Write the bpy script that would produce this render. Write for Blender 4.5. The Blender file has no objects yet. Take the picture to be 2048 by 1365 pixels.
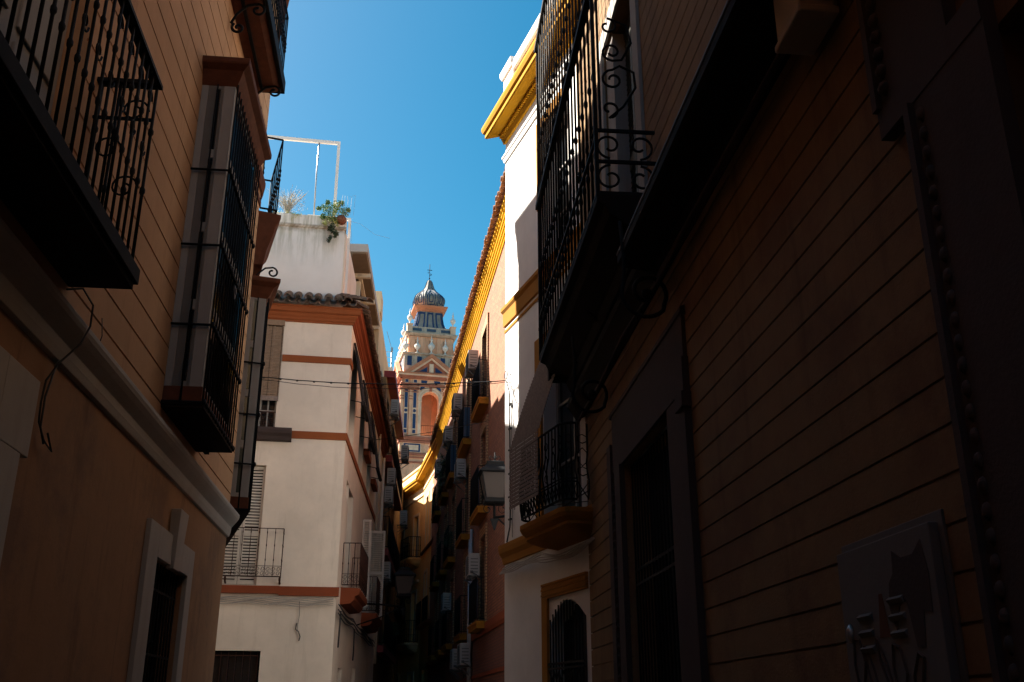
import bpy, math, random
from mathutils import Vector
random.seed(7)
R_ = math.radians
scene = bpy.context.scene
# ------------------------------------------------------------ camera
cam_d = bpy.data.cameras.new("camera"); cam = bpy.data.objects.new("camera", cam_d)
scene.collection.objects.link(cam); scene.camera = cam
cam_d.sensor_width = 36.0; cam_d.lens = 35.0; cam_d.clip_end = 3000; cam_d.clip_start = .05
cam.location = (0, 0, 1.6); cam.rotation_euler = (R_(90 + 20.389), 0, 0)
# ------------------------------------------------------------ world and sun
SUN_V = Vector((-.947, .322, 0)).normalized(); SUN_EL = R_(44)
world = bpy.data.worlds.new("World"); scene.world = world; world.use_nodes = True
nt = world.node_tree; nt.nodes.clear()
sky = nt.nodes.new("ShaderNodeTexSky"); sky.sky_type = 'NISHITA'; sky.sun_disc = False
sky.sun_elevation = SUN_EL; sky.sun_rotation = math.atan2(SUN_V.x, SUN_V.y)
sky.altitude = 0; sky.air_density = 1.0; sky.dust_density = 1.5; sky.ozone_density = 1.6
bg = nt.nodes.new("ShaderNodeBackground"); bg.inputs[1].default_value = 0.050
out = nt.nodes.new("ShaderNodeOutputWorld")
hs = nt.nodes.new('ShaderNodeHueSaturation'); hs.inputs['Saturation'].default_value = 1.60; hs.inputs['Hue'].default_value = .488
nt.links.new(sky.outputs[0], hs.inputs['Color']); cm = nt.nodes.new('ShaderNodeMix'); cm.data_type = 'RGBA'; cm.blend_type = 'MULTIPLY'; cm.inputs[0].default_value = 1; cm.inputs[7].default_value = (1.0, .89, .74, 1)
nt.links.new(hs.outputs[0], cm.inputs[6]); nt.links.new(cm.outputs[2], bg.inputs[0]); nt.links.new(bg.outputs[0], out.inputs[0])
sun_d = bpy.data.lights.new("sun", 'SUN'); sun_d.energy = 5.0; sun_d.angle = R_(.5); sun_d.color = (1, .93, .82)
sun = bpy.data.objects.new("sun", sun_d); scene.collection.objects.link(sun)
sv = Vector((SUN_V.x * math.cos(SUN_EL), SUN_V.y * math.cos(SUN_EL), math.sin(SUN_EL)))
sun.rotation_euler = sv.to_track_quat('Z', 'Y').to_euler(); sun.location = (-30, 10, 60)
scene.view_settings.view_transform = 'Standard'; scene.view_settings.look = 'None'
scene.view_settings.exposure = 2.22; scene.view_settings.gamma = 1.0
scene.cycles.max_bounces = 12; scene.cycles.diffuse_bounces = 10

# ------------------------------------------------------------ materials
def new_mat(name):
    m = bpy.data.materials.new(name); m.use_nodes = True
    return m, m.node_tree, m.node_tree.nodes["Principled BSDF"]
def uvnode(t, sx=1, sy=1):
    tc = t.nodes.new("ShaderNodeTexCoord"); mp = t.nodes.new("ShaderNodeMapping")
    mp.inputs['Scale'].default_value = (sx, sy, 1); t.links.new(tc.outputs['UV'], mp.inputs[0]); return mp.outputs[0]
def noise(t, vec, scale, detail=4, rough=.6):
    n = t.nodes.new("ShaderNodeTexNoise"); n.inputs['Scale'].default_value = scale
    n.inputs['Detail'].default_value = detail; n.inputs['Roughness'].default_value = rough
    if vec: t.links.new(vec, n.inputs['Vector'])
    return n.outputs[0]
def ramp(t, fac, a, b):
    r = t.nodes.new("ShaderNodeMapRange"); r.inputs[1].default_value = a; r.inputs[2].default_value = b
    t.links.new(fac, r.inputs[0]); return r.outputs[0]
def mix(t, fac, c1, c2, mode='MIX'):
    m = t.nodes.new("ShaderNodeMix"); m.data_type = 'RGBA'; m.blend_type = mode
    for s, v in ((0, fac), (6, c1), (7, c2)):
        if hasattr(v, 'links') or hasattr(v, 'is_linked'): t.links.new(v, m.inputs[s])
        elif s == 0: m.inputs[0].default_value = v
        else: m.inputs[s].default_value = (*v, 1)
    return m.outputs[2]
def plain(name, col, rough=.8, metal=0, var=.25, nscale=6, bump=.0, bscale=60, obj=True):
    m, t, b = new_mat(name)
    tc = t.nodes.new("ShaderNodeTexCoord"); v = tc.outputs['Object']
    n = noise(t, v, nscale)
    c = mix(t, ramp(t, n, .3, .7), tuple(x * (1 - var) for x in col), tuple(min(1, x * (1 + var)) for x in col))
    t.links.new(c, b.inputs['Base Color']); b.inputs['Roughness'].default_value = rough; b.inputs['Metallic'].default_value = metal; b.inputs['Specular IOR Level'].default_value = .5 if rough < .7 else .15
    if bump:
        bn = t.nodes.new("ShaderNodeBump"); bn.inputs['Strength'].default_value = bump; bn.inputs['Distance'].default_value = .01
        t.links.new(noise(t, v, bscale), bn.inputs['Height']); t.links.new(bn.outputs[0], b.inputs['Normal'])
    return m
def stucco(name, col, stain=(.25, .18, .12), amount=.35, streak=1.0, bump=.25, patch=None, patch_amt=0):
    """painted render: cloudy tone, vertical rain streaks, fine grain; UV = metres on the wall"""
    m, t, b = new_mat(name)
    v = uvnode(t)
    big = ramp(t, noise(t, v, .55, 5, .65), .35, .7)
    c = mix(t, big, tuple(x * .86 for x in col), tuple(min(1, x * 1.1) for x in col))
    if patch:
        c = mix(t, ramp(t, noise(t, v, .9, 6, .7), .52, .62), c, patch) if patch_amt >= 1 else \
            mix(t, mulf(t, ramp(t, noise(t, v, .9, 6, .7), .5, .62), patch_amt), c, patch)
    st = ramp(t, noise(t, uvnode(t, 2.1, .22), 1.5, 7, .72), .53, .75)
    c = mix(t, mulf(t, st, amount * streak), c, stain)
    fine = ramp(t, noise(t, v, 9, 6, .75), .5, .8)
    c = mix(t, mulf(t, fine, amount * .5), c, tuple(x * .6 for x in col))
    t.links.new(c, b.inputs['Base Color']); b.inputs['Roughness'].default_value = .92
    b.inputs['Specular IOR Level'].default_value = .15
    bn = t.nodes.new("ShaderNodeBump"); bn.inputs['Strength'].default_value = bump; bn.inputs['Distance'].default_value = .012
    h = t.nodes.new("ShaderNodeMath"); h.operation = 'ADD'
    t.links.new(noise(t, v, 2.2, 3), h.inputs[0]); t.links.new(mulf(t, noise(t, v, 55, 3), .35), h.inputs[1])
    t.links.new(h.outputs[0], bn.inputs['Height']); t.links.new(bn.outputs[0], b.inputs['Normal'])
    return m
def mulf(t, a, f):
    m = t.nodes.new("ShaderNodeMath"); m.operation = 'MULTIPLY'; t.links.new(a, m.inputs[0]); m.inputs[1].default_value = f
    return m.outputs[0]
def brick_mat(name, c1, c2, mortar, bw=.25, bh=.065, ms=.008):
    m, t, b = new_mat(name); v = uvnode(t)
    br = t.nodes.new("ShaderNodeTexBrick"); t.links.new(v, br.inputs['Vector'])
    br.inputs['Color1'].default_value = (*c1, 1); br.inputs['Color2'].default_value = (*c2, 1); br.inputs['Mortar'].default_value = (*mortar, 1)
    br.inputs['Scale'].default_value = 1; br.inputs['Brick Width'].default_value = bw; br.inputs['Row Height'].default_value = bh
    br.inputs['Mortar Size'].default_value = ms; br.inputs['Bias'].default_value = -.2
    c = mix(t, mulf(t, ramp(t, noise(t, v, 1.1, 6, .7), .45, .75), .45), br.outputs[0], tuple(x * .55 for x in c1))
    t.links.new(c, b.inputs['Base Color']); b.inputs['Roughness'].default_value = .9
    bn = t.nodes.new("ShaderNodeBump"); bn.inputs['Strength'].default_value = .5; bn.inputs['Distance'].default_value = .01; bn.invert = True
    t.links.new(br.outputs[1], bn.inputs['Height']); t.links.new(bn.outputs[0], b.inputs['Normal'])
    return m
M = {}
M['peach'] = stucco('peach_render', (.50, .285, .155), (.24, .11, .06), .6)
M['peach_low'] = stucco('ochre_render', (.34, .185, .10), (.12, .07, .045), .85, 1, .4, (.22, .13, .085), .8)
M['pale_trim'] = stucco('pale_trim', (.42, .38, .34), (.25, .2, .17), .3)
M['brown_trim'] = plain('brown_painted_wood', (.105, .036, .018), .8, 0, .2, 8, .1)
M['iron'] = plain('black_iron', (.006, .006, .007), .75, 0, .3, 20, .15, 80)
M['rust_iron'] = plain('brown_iron', (.045, .02, .014), .8, 0, .3, 20, .15, 80)
M['metal_door'] = stucco('grey_metal_door', (.15, .14, .135), (.07, .05, .045), .6)
M['grey_wood'] = stucco('grey_painted_wood', (.33, .31, .29), (.15, .12, .1), .4)
M['dark'] = plain('dark_wood', (.010, .007, .006), .9, 0, .3, 5)
m, t, b = new_mat('dark_glass'); b.inputs['Base Color'].default_value = (.01, .013, .016, 1); b.inputs['Roughness'].default_value = .06
b.inputs['Specular IOR Level'].default_value = .6; M['glass'] = m
m, t, b = new_mat('green_glass'); b.inputs['Base Color'].default_value = (.05, .065, .055, 1); b.inputs['Roughness'].default_value = .12; M['ggreen'] = m
m, t, b = new_mat('milk_glass'); b.inputs['Base Color'].default_value = (.055, .045, .042, 1); b.inputs['Specular IOR Level'].default_value = .15; b.inputs['Roughness'].default_value = .7; M['milk'] = m
M['ochre'] = stucco('dark_ochre_render', (.225, .14, .072), (.09, .045, .028), .8, 1, .5, (.16, .085, .05), .7)
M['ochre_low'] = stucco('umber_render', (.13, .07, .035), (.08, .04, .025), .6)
M['stone_dark'] = stucco('dark_stone_trim', (.07, .052, .050), (.05, .035, .03), .6, 1, .6)
M['white'] = stucco('white_render', (.80, .78, .76), (.45, .4, .35), .14, .6, .12)
M['yellow'] = stucco('yellow_trim', (.47, .225, .008), (.4, .2, .05), .3)
M['yellow_e'] = stucco('bright_yellow_eave', (.80, .44, .022), (.5, .25, .04), .25)
M['yellow_dull'] = stucco('mustard_trim', (.36, .155, .02), (.25, .13, .04), .3)
M['cream'] = stucco('cream_render', (.66, .60, .50), (.36, .27, .18), .30, 1, .2, (.56, .50, .42), .5)
M['cream_b'] = stucco('warm_white_render', (.80, .71, .60), (.34, .28, .20), .34, .9, .2)
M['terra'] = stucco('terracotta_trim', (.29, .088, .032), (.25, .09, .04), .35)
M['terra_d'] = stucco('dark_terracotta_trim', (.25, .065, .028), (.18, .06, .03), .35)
M['maroon'] = plain('maroon_paint', (.22, .02, .02), .6, 0, .15, 4)
M['grey'] = stucco('grey_render', (.40, .38, .37), (.25, .22, .2), .3)
M['ecru'] = stucco('ecru_render', (.58, .46, .30), (.3, .22, .13), .35)
M['soffit'] = plain('brown_soffit_panel', (.16, .12, .09), .7, 0, .15, 5)
M['brick'] = brick_mat('orange_brick', (.32, .125, .060), (.20, .075, .038), (.12, .055, .035))
M['brick_d'] = brick_mat('dark_brick', (.19, .07, .045), (.15, .055, .035), (.10, .05, .04), .25, .065, .010)
M['gold'] = stucco('golden_render', (.86, .55, .22), (.35, .17, .06), .35)
M['gold_hi'] = stucco('pale_golden_render', (.72, .58, .38), (.4, .28, .14), .3)
M['ac'] = plain('white_plastic', (.36, .345, .33), .5, 0, .08, 3)
M['ac_d'] = plain('grey_plastic_grille', (.09, .09, .09), .6, 0, .1, 3)
M['white_metal'] = plain('white_metal', (.75, .73, .71), .5, 0, .05, 3)
M['shutter'] = plain('white_shutter_paint', (.58, .53, .46), .6, 0, .1, 6)
M['blind'] = plain('brown_slat_blind', (.27, .19, .13), .7, 0, .15, 14)
M['dark_blind'] = plain('grey_brown_reed', (.24, .19, .165), .8, 0, .25, 30)
M['blk_cloth'] = plain('black_awning_cloth', (.02, .018, .018), .9, 0, .2, 8)
M['blue_tarp'] = plain('blue_tarp', (.02, .05, .10), .6, 0, .2, 6)
M['cable'] = plain('black_cable', (.02, .018, .018), .6, 0, .2, 20)
M['cable_w'] = plain('grey_cable', (.36, .33, .30), .7, 0, .2, 20)
M['steel'] = plain('galvanised_pipe', (.35, .36, .38), .35, .6, .1, 20)
M['olive'] = plain('olive_shutter', (.05, .05, .028), .6, 0, .1, 5)
M['old_zinc'] = plain('old_zinc', (.16, .17, .19), .75, 0, .3, 3)
M['asphalt'] = plain('grey_paving', (.12, .11, .10), .9, 0, .2, 3, .3)
M['pot'] = plain('clay_pot', (.18, .07, .04), .8, 0, .2, 20)
M['leaf'] = plain('green_leaf', (.11, .20, .045), .6, 0, .45, 25)
M['leaf_y'] = plain('yellow_green_leaf', (.42, .43, .13), .6, 0, .35, 25)
M['leaf_g'] = plain('dry_grey_leaf', (.40, .38, .33), .8, 0, .3, 25)
M['leaf_d'] = plain('dark_green_leaf', (.03, .055, .02), .6, 0, .4, 25)
# roof tiles: clay with lichen
m, t, b = new_mat('old_clay_tile'); tc = t.nodes.new("ShaderNodeTexCoord"); v = tc.outputs['Object']
c = mix(t, ramp(t, noise(t, v, 5, 5), .35, .65), (.10, .055, .035), (.26, .15, .09))
c = mix(t, mulf(t, ramp(t, noise(t, v, 14, 6, .75), .5, .68), .8), c, (.09, .085, .05))
t.links.new(c, b.inputs['Base Color']); b.inputs['Roughness'].default_value = .9
bn = t.nodes.new("ShaderNodeBump"); bn.inputs['Strength'].default_value = .6; bn.inputs['Distance'].default_value = .01
t.links.new(noise(t, v, 40), bn.inputs['Height']); t.links.new(bn.outputs[0], b.inputs['Normal']); M['tile'] = m
m, t, b = new_mat('lit_clay_tile'); tc = t.nodes.new("ShaderNodeTexCoord"); v = tc.outputs['Object']  # brighter copy of the clay tile, sunlight put into its colour
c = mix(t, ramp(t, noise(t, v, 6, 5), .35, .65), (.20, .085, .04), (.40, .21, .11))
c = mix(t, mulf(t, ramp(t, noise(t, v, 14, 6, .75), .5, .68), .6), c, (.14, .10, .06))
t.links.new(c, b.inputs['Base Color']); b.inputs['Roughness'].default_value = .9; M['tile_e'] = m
# tower
def tower_mat(name, col, dirt=(.12, .09, .07), amt=.6, scale=.9):
    m, t, b = new_mat(name); tc = t.nodes.new("ShaderNodeTexCoord"); v = tc.outputs['Object']
    c = mix(t, ramp(t, noise(t, v, scale, 5), .35, .65), tuple(x * .85 for x in col), tuple(min(1, x * 1.12) for x in col))
    mp = t.nodes.new("ShaderNodeMapping"); mp.inputs['Scale'].default_value = (2, 2, .5); t.links.new(v, mp.inputs[0])
    c = mix(t, mulf(t, ramp(t, noise(t, mp.outputs[0], 1.6, 7, .75), .5, .7), amt), c, dirt)
    t.links.new(c, b.inputs['Base Color']); b.inputs['Roughness'].default_value = .85; return m
M['t_pale'] = tower_mat('tower_pale_render', (.84, .46, .28), (.30, .17, .11), .6)
M['t_white'] = tower_mat('tower_white_trim', (.84, .58, .40), (.32, .24, .18), .5)
M['t_red'] = tower_mat('tower_red_render', (.44, .15, .085), (.16, .07, .05), .6)
M['t_orange'] = tower_mat('tower_orange_cornice', (.58, .22, .11), (.22, .10, .06), .55)
M['t_grey'] = tower_mat('tower_weathered_stone', (.50, .40, .31), (.10, .08, .06), .75, 1.5)
M['t_dome'] = tower_mat('tower_dome_tile', (.27, .255, .225), (.08, .07, .06), .7, 1.5)
M['t_urn'] = tower_mat('tower_white_ceramic', (.80, .72, .64), (.4, .34, .28), .35)
M['t_blue'] = tower_mat('tower_blue_tile', (.012, .045, .13), (.04, .05, .08), .3)
M['t_blue2'] = tower_mat('tower_dull_blue_tile', (.05, .09, .14), (.06, .06, .07), .5)
M['t_in'] = tower_mat('tower_interior_render', (.50, .28, .17), (.25, .12, .08), .4)

# weathered parapet: algae and soot runs hanging from the coping
m, t, b = new_mat('weathered_parapet_render'); v = uvnode(t)
sx = t.nodes.new("ShaderNodeSeparateXYZ"); t.links.new(v, sx.inputs[0])
top = ramp(t, sx.outputs[1], 11.1, 12.15)
c = mix(t, ramp(t, noise(t, v, 1.2, 5), .35, .7), (.80, .735, .67), (.88, .815, .75))
stk = ramp(t, noise(t, uvnode(t, 5, .5), 1.3, 6, .7), .44, .60)
mm = t.nodes.new("ShaderNodeMath"); mm.operation = 'MULTIPLY'; t.links.new(stk, mm.inputs[0]); t.links.new(top, mm.inputs[1])
c = mix(t, mulf(t, mm.outputs[0], .65), c, (.32, .28, .16))
band = ramp(t, sx.outputs[1], 11.98, 12.12); m3 = t.nodes.new("ShaderNodeMath"); m3.operation = 'MULTIPLY'; t.links.new(band, m3.inputs[0]); t.links.new(ramp(t, noise(t, v, 4, 6, .7), .35, .6), m3.inputs[1])
cap = ramp(t, sx.outputs[1], 12.20, 12.17); m4 = t.nodes.new("ShaderNodeMath"); m4.operation = 'MULTIPLY'; t.links.new(m3.outputs[0], m4.inputs[0]); t.links.new(cap, m4.inputs[1])
c = mix(t, mulf(t, m4.outputs[0], .8), c, (.14, .10, .05))
t.links.new(c, b.inputs['Base Color']); b.inputs['Roughness'].default_value = .93
bn = t.nodes.new("ShaderNodeBump"); bn.inputs['Strength'].default_value = .35; bn.inputs['Distance'].default_value = .015
t.links.new(noise(t, v, 7, 6), bn.inputs['Height']); t.links.new(bn.outputs[0], b.inputs['Normal']); M['parapet'] = m
# ------------------------------------------------------------ frames and mesh builder
class Frame:
    """vertical wall plane: origin, heading in degrees from +Y (clockwise), side=+1 street is right of the heading, -1 left"""
    def __init__(s, x, y, yaw, side):
        a = R_(yaw); s.x, s.y, s.yaw, s.side = x, y, yaw, side
        s.d = (math.sin(a), math.cos(a)); s.n = (s.d[1] * side, -s.d[0] * side)
    def P(s, u, w, z): return (s.x + u * s.d[0] + w * s.n[0], s.y + u * s.d[1] + w * s.n[1], z)
W0 = Frame(0, 0, 90, -1)    # world axes: u = X, w = Y (outward = +Y)
class MB:
    def __init__(s, fr=W0): s.f = fr; s.v = []; s.fc = []; s.sm = []; s.marks = []
    def q(s, *pts, smooth=False):
        i = len(s.v); s.v += [tuple(p) for p in pts]; s.fc.append(tuple(range(i, i + len(pts)))); s.sm.append(smooth)
    def hull(s, a, b, closed=True, caps=True, smooth=False):
        """loft between two equal point loops"""
        s.marks.append((len(s.v), len(s.fc))); n = len(a); i = len(s.v); s.v += [tuple(p) for p in a] + [tuple(p) for p in b]
        for k in range(n if closed else n - 1):
            j = (k + 1) % n; s.fc.append((i + k, i + j, i + n + j, i + n + k)); s.sm.append(smooth)
        if caps:
            s.fc.append(tuple(range(i + n - 1, i - 1, -1))); s.fc.append(tuple(range(i + n, i + 2 * n))); s.sm += [False, False]
    def box(s, u0, u1, w0, w1, z0, z1):
        s.hull([(u0, w0, z0), (u1, w0, z0), (u1, w1, z0), (u0, w1, z0)], [(u0, w0, z1), (u1, w0, z1), (u1, w1, z1), (u0, w1, z1)])
    def prof(s, pts, u0, u1, m0=0, m1=0):
        """profile pts (w,z) along u; m0/m1: mitre factors (u shifts outward by w*m)"""
        s.hull([(u0 - w * m0, w, z) for w, z in pts], [(u1 + w * m1, w, z) for w, z in pts])
    def poly(s, pts, w0, w1):
        s.hull([(u, w0, z) for u, z in pts], [(u, w1, z) for u, z in pts])
    def plan(s, pts, z0, z1):
        s.hull([(u, w, z0) for u, w in pts], [(u, w, z1) for u, w in pts])
    def loops(s, loops, closed=True, caps=True, smooth=True):
        n = len(loops[0]); i = len(s.v)
        for l in loops: s.v += [tuple(p) for p in l]
        for a in range(len(loops) - 1):
            for k in range(n if closed else n - 1):
                j = (k + 1) % n; s.fc.append((i + a * n + k, i + a * n + j, i + (a + 1) * n + j, i + (a + 1) * n + k)); s.sm.append(smooth)
        if caps:
            s.fc.append(tuple(i + k for k in range(n - 1, -1, -1))); s.fc.append(tuple(i + (len(loops) - 1) * n + k for k in range(n))); s.sm += [False, False]
    def tube(s, pts, r, n=5, rs=None):
        pts = [Vector(p) for p in pts]; lps = []; up = None
        for k, p in enumerate(pts):
            t = (pts[min(k + 1, len(pts) - 1)] - pts[max(k - 1, 0)]); t = t.normalized() if t.length else Vector((0, 0, 1))
            if up is None: up = t.orthogonal().normalized()
            a = (up - t * up.dot(t)); a = a.normalized() if a.length > 1e-6 else t.orthogonal().normalized(); up = a; b = t.cross(a)
            rr = rs[k] if rs else r
            lps.append([p + a * (rr * math.cos(2 * math.pi * i / n)) + b * (rr * math.sin(2 * math.pi * i / n)) for i in range(n)])
        s.loops(lps, smooth=n > 4)
    def lathe(s, u, w, prof, n=10, smooth=True):
        s.loops([[(u + r * math.cos(2 * math.pi * i / n), w + r * math.sin(2 * math.pi * i / n), z) for i in range(n)] for r, z in prof], smooth=smooth)
    def facade(s, u0, u1, z0, z1, holes=(), T=.3, depth=6, groove=None, w=0.0, gd=.018, gw=.020):
        """wall u0..u1, z0..z1 with rectangular openings (ua,ub,za,zb); solid mass behind; groove = list of joint heights"""
        base = w - (gd if groove else 0)
        us = sorted({u0, u1} | {x for h in holes for x in h[:2] if u0 < x < u1}); zs = sorted({z0, z1} | {x for h in holes for x in h[2:] if z0 < x < z1})
        inside = lambda a, c: any(h[0] - 1e-6 < a < h[1] + 1e-6 and h[2] - 1e-6 < c < h[3] + 1e-6 for h in holes)
        for a, b in zip(us, us[1:]):
            for c, d in zip(zs, zs[1:]):
                if not inside((a + b) / 2, (c + d) / 2): s.q((a, base, c), (b, base, c), (b, base, d), (a, base, d))
        for ua, ub, za, zb in holes:
            s.q((ua, base, za), (ua, w - T, za), (ua, w - T, zb), (ua, base, zb)); s.q((ub, base, za), (ub, w - T, za), (ub, w - T, zb), (ub, base, zb))
            s.q((ua, base, zb), (ub, base, zb), (ub, w - T, zb), (ua, w - T, zb)); s.q((ua, base, za), (ub, base, za), (ub, w - T, za), (ua, w - T, za))
        s.q((u0, base, z0), (u0, w - T, z0), (u0, w - T, z1), (u0, base, z1)); s.q((u1, base, z0), (u1, w - T, z0), (u1, w - T, z1), (u1, base, z1))
        s.q((u0, base, z1), (u1, base, z1), (u1, w - T, z1), (u0, w - T, z1))
        s.box(u0, u1, w - T, w - depth, z0, z1)
        if groove:
            zz = [z0] + list(groove) + [z1]; J = gw
            for c, d in zip(zz, zz[1:]):
                c2, d2 = c + (J / 2 if c != z0 else 0), d - (J / 2 if d != z1 else 0)
                if d2 - c2 < .01: continue
                cuts = sorted({c2, d2} | {x for h in holes for x in h[2:] if c2 < x < d2})
                for e, f in zip(cuts, cuts[1:]):
                    x = u0
                    hs = sorted([h for h in holes if h[2] < (e + f) / 2 < h[3]], key=lambda h: h[0])
                    for h in hs + [None]:
                        xe = h[0] if h else u1
                        if xe - x > .005: s.box(x, min(xe, u1), base, w, e, f)
                        if h: x = max(x, h[1])
    def build(s, name, mat, parent=None, loc=None, bevel=0):
        me = bpy.data.meshes.new(name)
        root = parent
        while root is not None and root.parent is not None: root = root.parent
        wv = [s.f.P(*p) for p in s.v]
        if root is not None: o0 = root.location
        elif loc is not None: o0 = Vector(loc)
        else:
            xs = [p[0] for p in wv]; ys = [p[1] for p in wv]; zs = [p[2] for p in wv]
            o0 = Vector(((min(xs) + max(xs)) / 2, (min(ys) + max(ys)) / 2, min(zs)))
        me.from_pydata([(p[0] - o0[0], p[1] - o0[1], p[2] - o0[2]) for p in wv], [], s.fc)
        uv = me.uv_layers.new(name="UVMap"); li = 0
        for f in s.fc:
            for k in f:
                p = s.v[k]; uv.data[li].uv = (p[0] - p[1] * .9 + 40, p[2]); li += 1
        me.polygons.foreach_set("use_smooth", s.sm)
        import bmesh
        bm = bmesh.new(); bm.from_mesh(me); bmesh.ops.recalc_face_normals(bm, faces=bm.faces); bm.to_mesh(me); bm.free()
        me.materials.append(mat)
        o = bpy.data.objects.new(name, me); scene.collection.objects.link(o)
        if parent is not None: o.parent = parent
        else: o.location = o0
        if bevel:
            md = o.modifiers.new("bevel", 'BEVEL'); md.width = bevel; md.segments = 2; md.limit_method = 'ANGLE'
        return o
def tag(o, label, cat, group=None):
    o["label"] = label; o["category"] = cat
    if group: o["group"] = group
    return o
def thing(name, label, cat, loc, group=None):
    o = bpy.data.objects.new(name, None); scene.collection.objects.link(o); o.location = loc; o.empty_display_size = .2
    return tag(o, label, cat, group)
def kids(o): return [c for c in scene.objects if c.parent == o]
def copy_thing(root, loc, label, rz=0.0):
    allc = list(scene.objects)
    def cp(o, par):
        c = o.copy(); scene.collection.objects.link(c); c.parent = par
        for ch in [x for x in allc if x.parent == o]: cp(ch, c)
        return c
    r = cp(root, None); r.location = loc; r.rotation_euler = (0, 0, root.rotation_euler[2] + rz); r["label"] = label
    return r
def struct(o): o["kind"] = "structure"; return o
# ------------------------------------------------------------ ornament helpers (points in u,w,z)
def spiral(c, e, r0, r1, a0, a1, n=18):
    """flat spiral in the plane of unit horizontal e and vertical z round centre c"""
    pts = []
    for k in range(n + 1):
        t = k / n; a = a0 + (a1 - a0) * t; r = r0 + (r1 - r0) * t
        pts.append((c[0] + e[0] * r * math.cos(a), c[1] + e[1] * r * math.cos(a), c[2] + r * math.sin(a)))
    return pts
def railing(mb, path, z0, z1, step=.12, r=.008, knuckles=(), band=None, rail=.016, belly=0, ends=True, post=None):
    """iron railing along a (u,w) path; band=(za,zb) adds a belt of rings; knuckles = heights of collars"""
    for (a, b) in zip(path, path[1:]):
        L = math.hypot(b[0] - a[0], b[1] - a[1]); e = ((b[0] - a[0]) / L, (b[1] - a[1]) / L); n = max(1, round(L / step))
        for zz in (z0, z1) + ((band[0], band[1]) if band else ()):
            mb.tube([(a[0], a[1], zz), (b[0], b[1], zz)], rail * (1 if zz in (z0, z1) else .6), 4)
        for k in range(n + 1):
            if k == n and (b != path[-1]): continue
            u, w = a[0] + e[0] * L * k / n, a[1] + e[1] * L * k / n
            pr = [(r, z0), (r, z1)]
            ks = []
            for kz in knuckles:
                ks += [(r, kz - .03), (r * 1.7, kz - .012), (r * 1.7, kz + .012), (r, kz + .03)]
            pr = sorted([(r, z0)] + ks + [(r, z1)], key=lambda x: x[1])
            mb.lathe(u, w, pr, 5)
        if band:
            h = (band[1] - band[0]); rr = h / 4; m = max(1, int(L / (2 * rr)))
            for k in range(m):
                cu = (k + .5) / m * L
                for cz in (band[0] + rr, band[1] - rr):
                    c = (a[0] + e[0] * cu, a[1] + e[1] * cu, cz)
                    s0 = 0 if cz < (band[0] + band[1]) / 2 else math.pi
                    mb.tube(spiral(c, e, rr * .95, rr * .3, s0, s0 + math.pi * 2.4, 9), .005, 4)
def tiles_row(mb, u0, u1, w_tip, w_back, z_tip, z_back, pitch=.22, r=.085, jitter=.012):
    """row of curved clay eave tiles: cover tiles arched up, pans between, open ends at the tip"""
    n = max(1, int((u1 - u0) / pitch)); 
    for k in range(n):
        u = u0 + (k + .5) * (u1 - u0) / n + random.uniform(-jitter, jitter)
        for inv in (0, 1):
            uu = u + (pitch / 2 if inv else 0); zo = 0 if inv else r * .75
            rr = r * (1 if not inv else .95)
            tj = random.uniform(-.02, .02); zj = random.uniform(-.008, .008)
            segs = 3
            for sgi in range(segs):
                t0 = sgi / segs; t1 = (sgi + 1.12) / segs
                loops = []
                for t, sc in ((t0, 1.0), (t1, .84)):
                    w = w_tip + tj + (w_back - w_tip) * t; z = z_tip + (z_back - z_tip) * t + zo + zj
                    ring = []
                    for a in range(7):
                        an = math.pi * a / 6
                        ring.append((uu + rr * sc * math.cos(an), w, z + (rr * sc * math.sin(an) if not inv else -rr * sc * math.sin(an) * .7 + .02)))
                    for a in range(6, -1, -1):
                        an = math.pi * a / 6; r2 = rr * sc - .014
                        ring.append((uu + r2 * math.cos(an), w, z + (r2 * math.sin(an) if not inv else -r2 * math.sin(an) * .7 + .02)))
                    loops.append(ring)
                mb.loops(loops, caps=True, smooth=False)
def leaves(mb, c, rad, n, size=.04, squash=1.0, seed=1, shape=None):
    rnd = random.Random(seed)
    for _ in range(n):
        d = Vector((rnd.gauss(0, 1), rnd.gauss(0, 1), rnd.gauss(0, 1))).normalized() * (rad * rnd.random() ** .5)
        p = Vector((c[0] + d.x, c[1] + d.y, c[2] + d.z * squash))
        a = Vector((rnd.uniform(-1, 1), rnd.uniform(-1, 1), rnd.uniform(-1, 1))).normalized(); b = a.orthogonal().normalized()
        s = size * rnd.uniform(.6, 1.3)
        mb.q(p - a * s, p + b * s * .45, p + a * s, p - b * s * .45)
def panel_window(fr, parent, ua, ub, za, zb, w=-.12, frame='grey_wood', fw=.06, bars=(1, 2), name='window', glass='glass'):
    """framed window: returns the frame part (pane is its sub-part)"""
    mb = MB(fr)
    mb.box(ua, ua + fw, w - .03, w + .03, za, zb); mb.box(ub - fw, ub, w - .03, w + .03, za, zb)
    mb.box(ua + fw, ub - fw, w - .028, w + .028, za, za + fw); mb.box(ua + fw, ub - fw, w - .028, w + .028, zb - fw, zb)
    for i in range(bars[0]):
        u = ua + (ub - ua) * (i + 1) / (bars[0] + 1); mb.box(u - fw * .4, u + fw * .4, w - .02, w + .026, za + fw, zb - fw)
    for i in range(bars[1]):
        z = za + (zb - za) * (i + 1) / (bars[1] + 1); mb.box(ua + fw, ub - fw, w - .015, w + .018, z - .015, z + .015)
    o = mb.build(name, M[frame], parent)
    g = MB(fr); g.box(ua + .01, ub - .01, w - .012, w - .004, za + .01, zb - .01); g.build('pane', M[glass], o)
    return o
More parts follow.
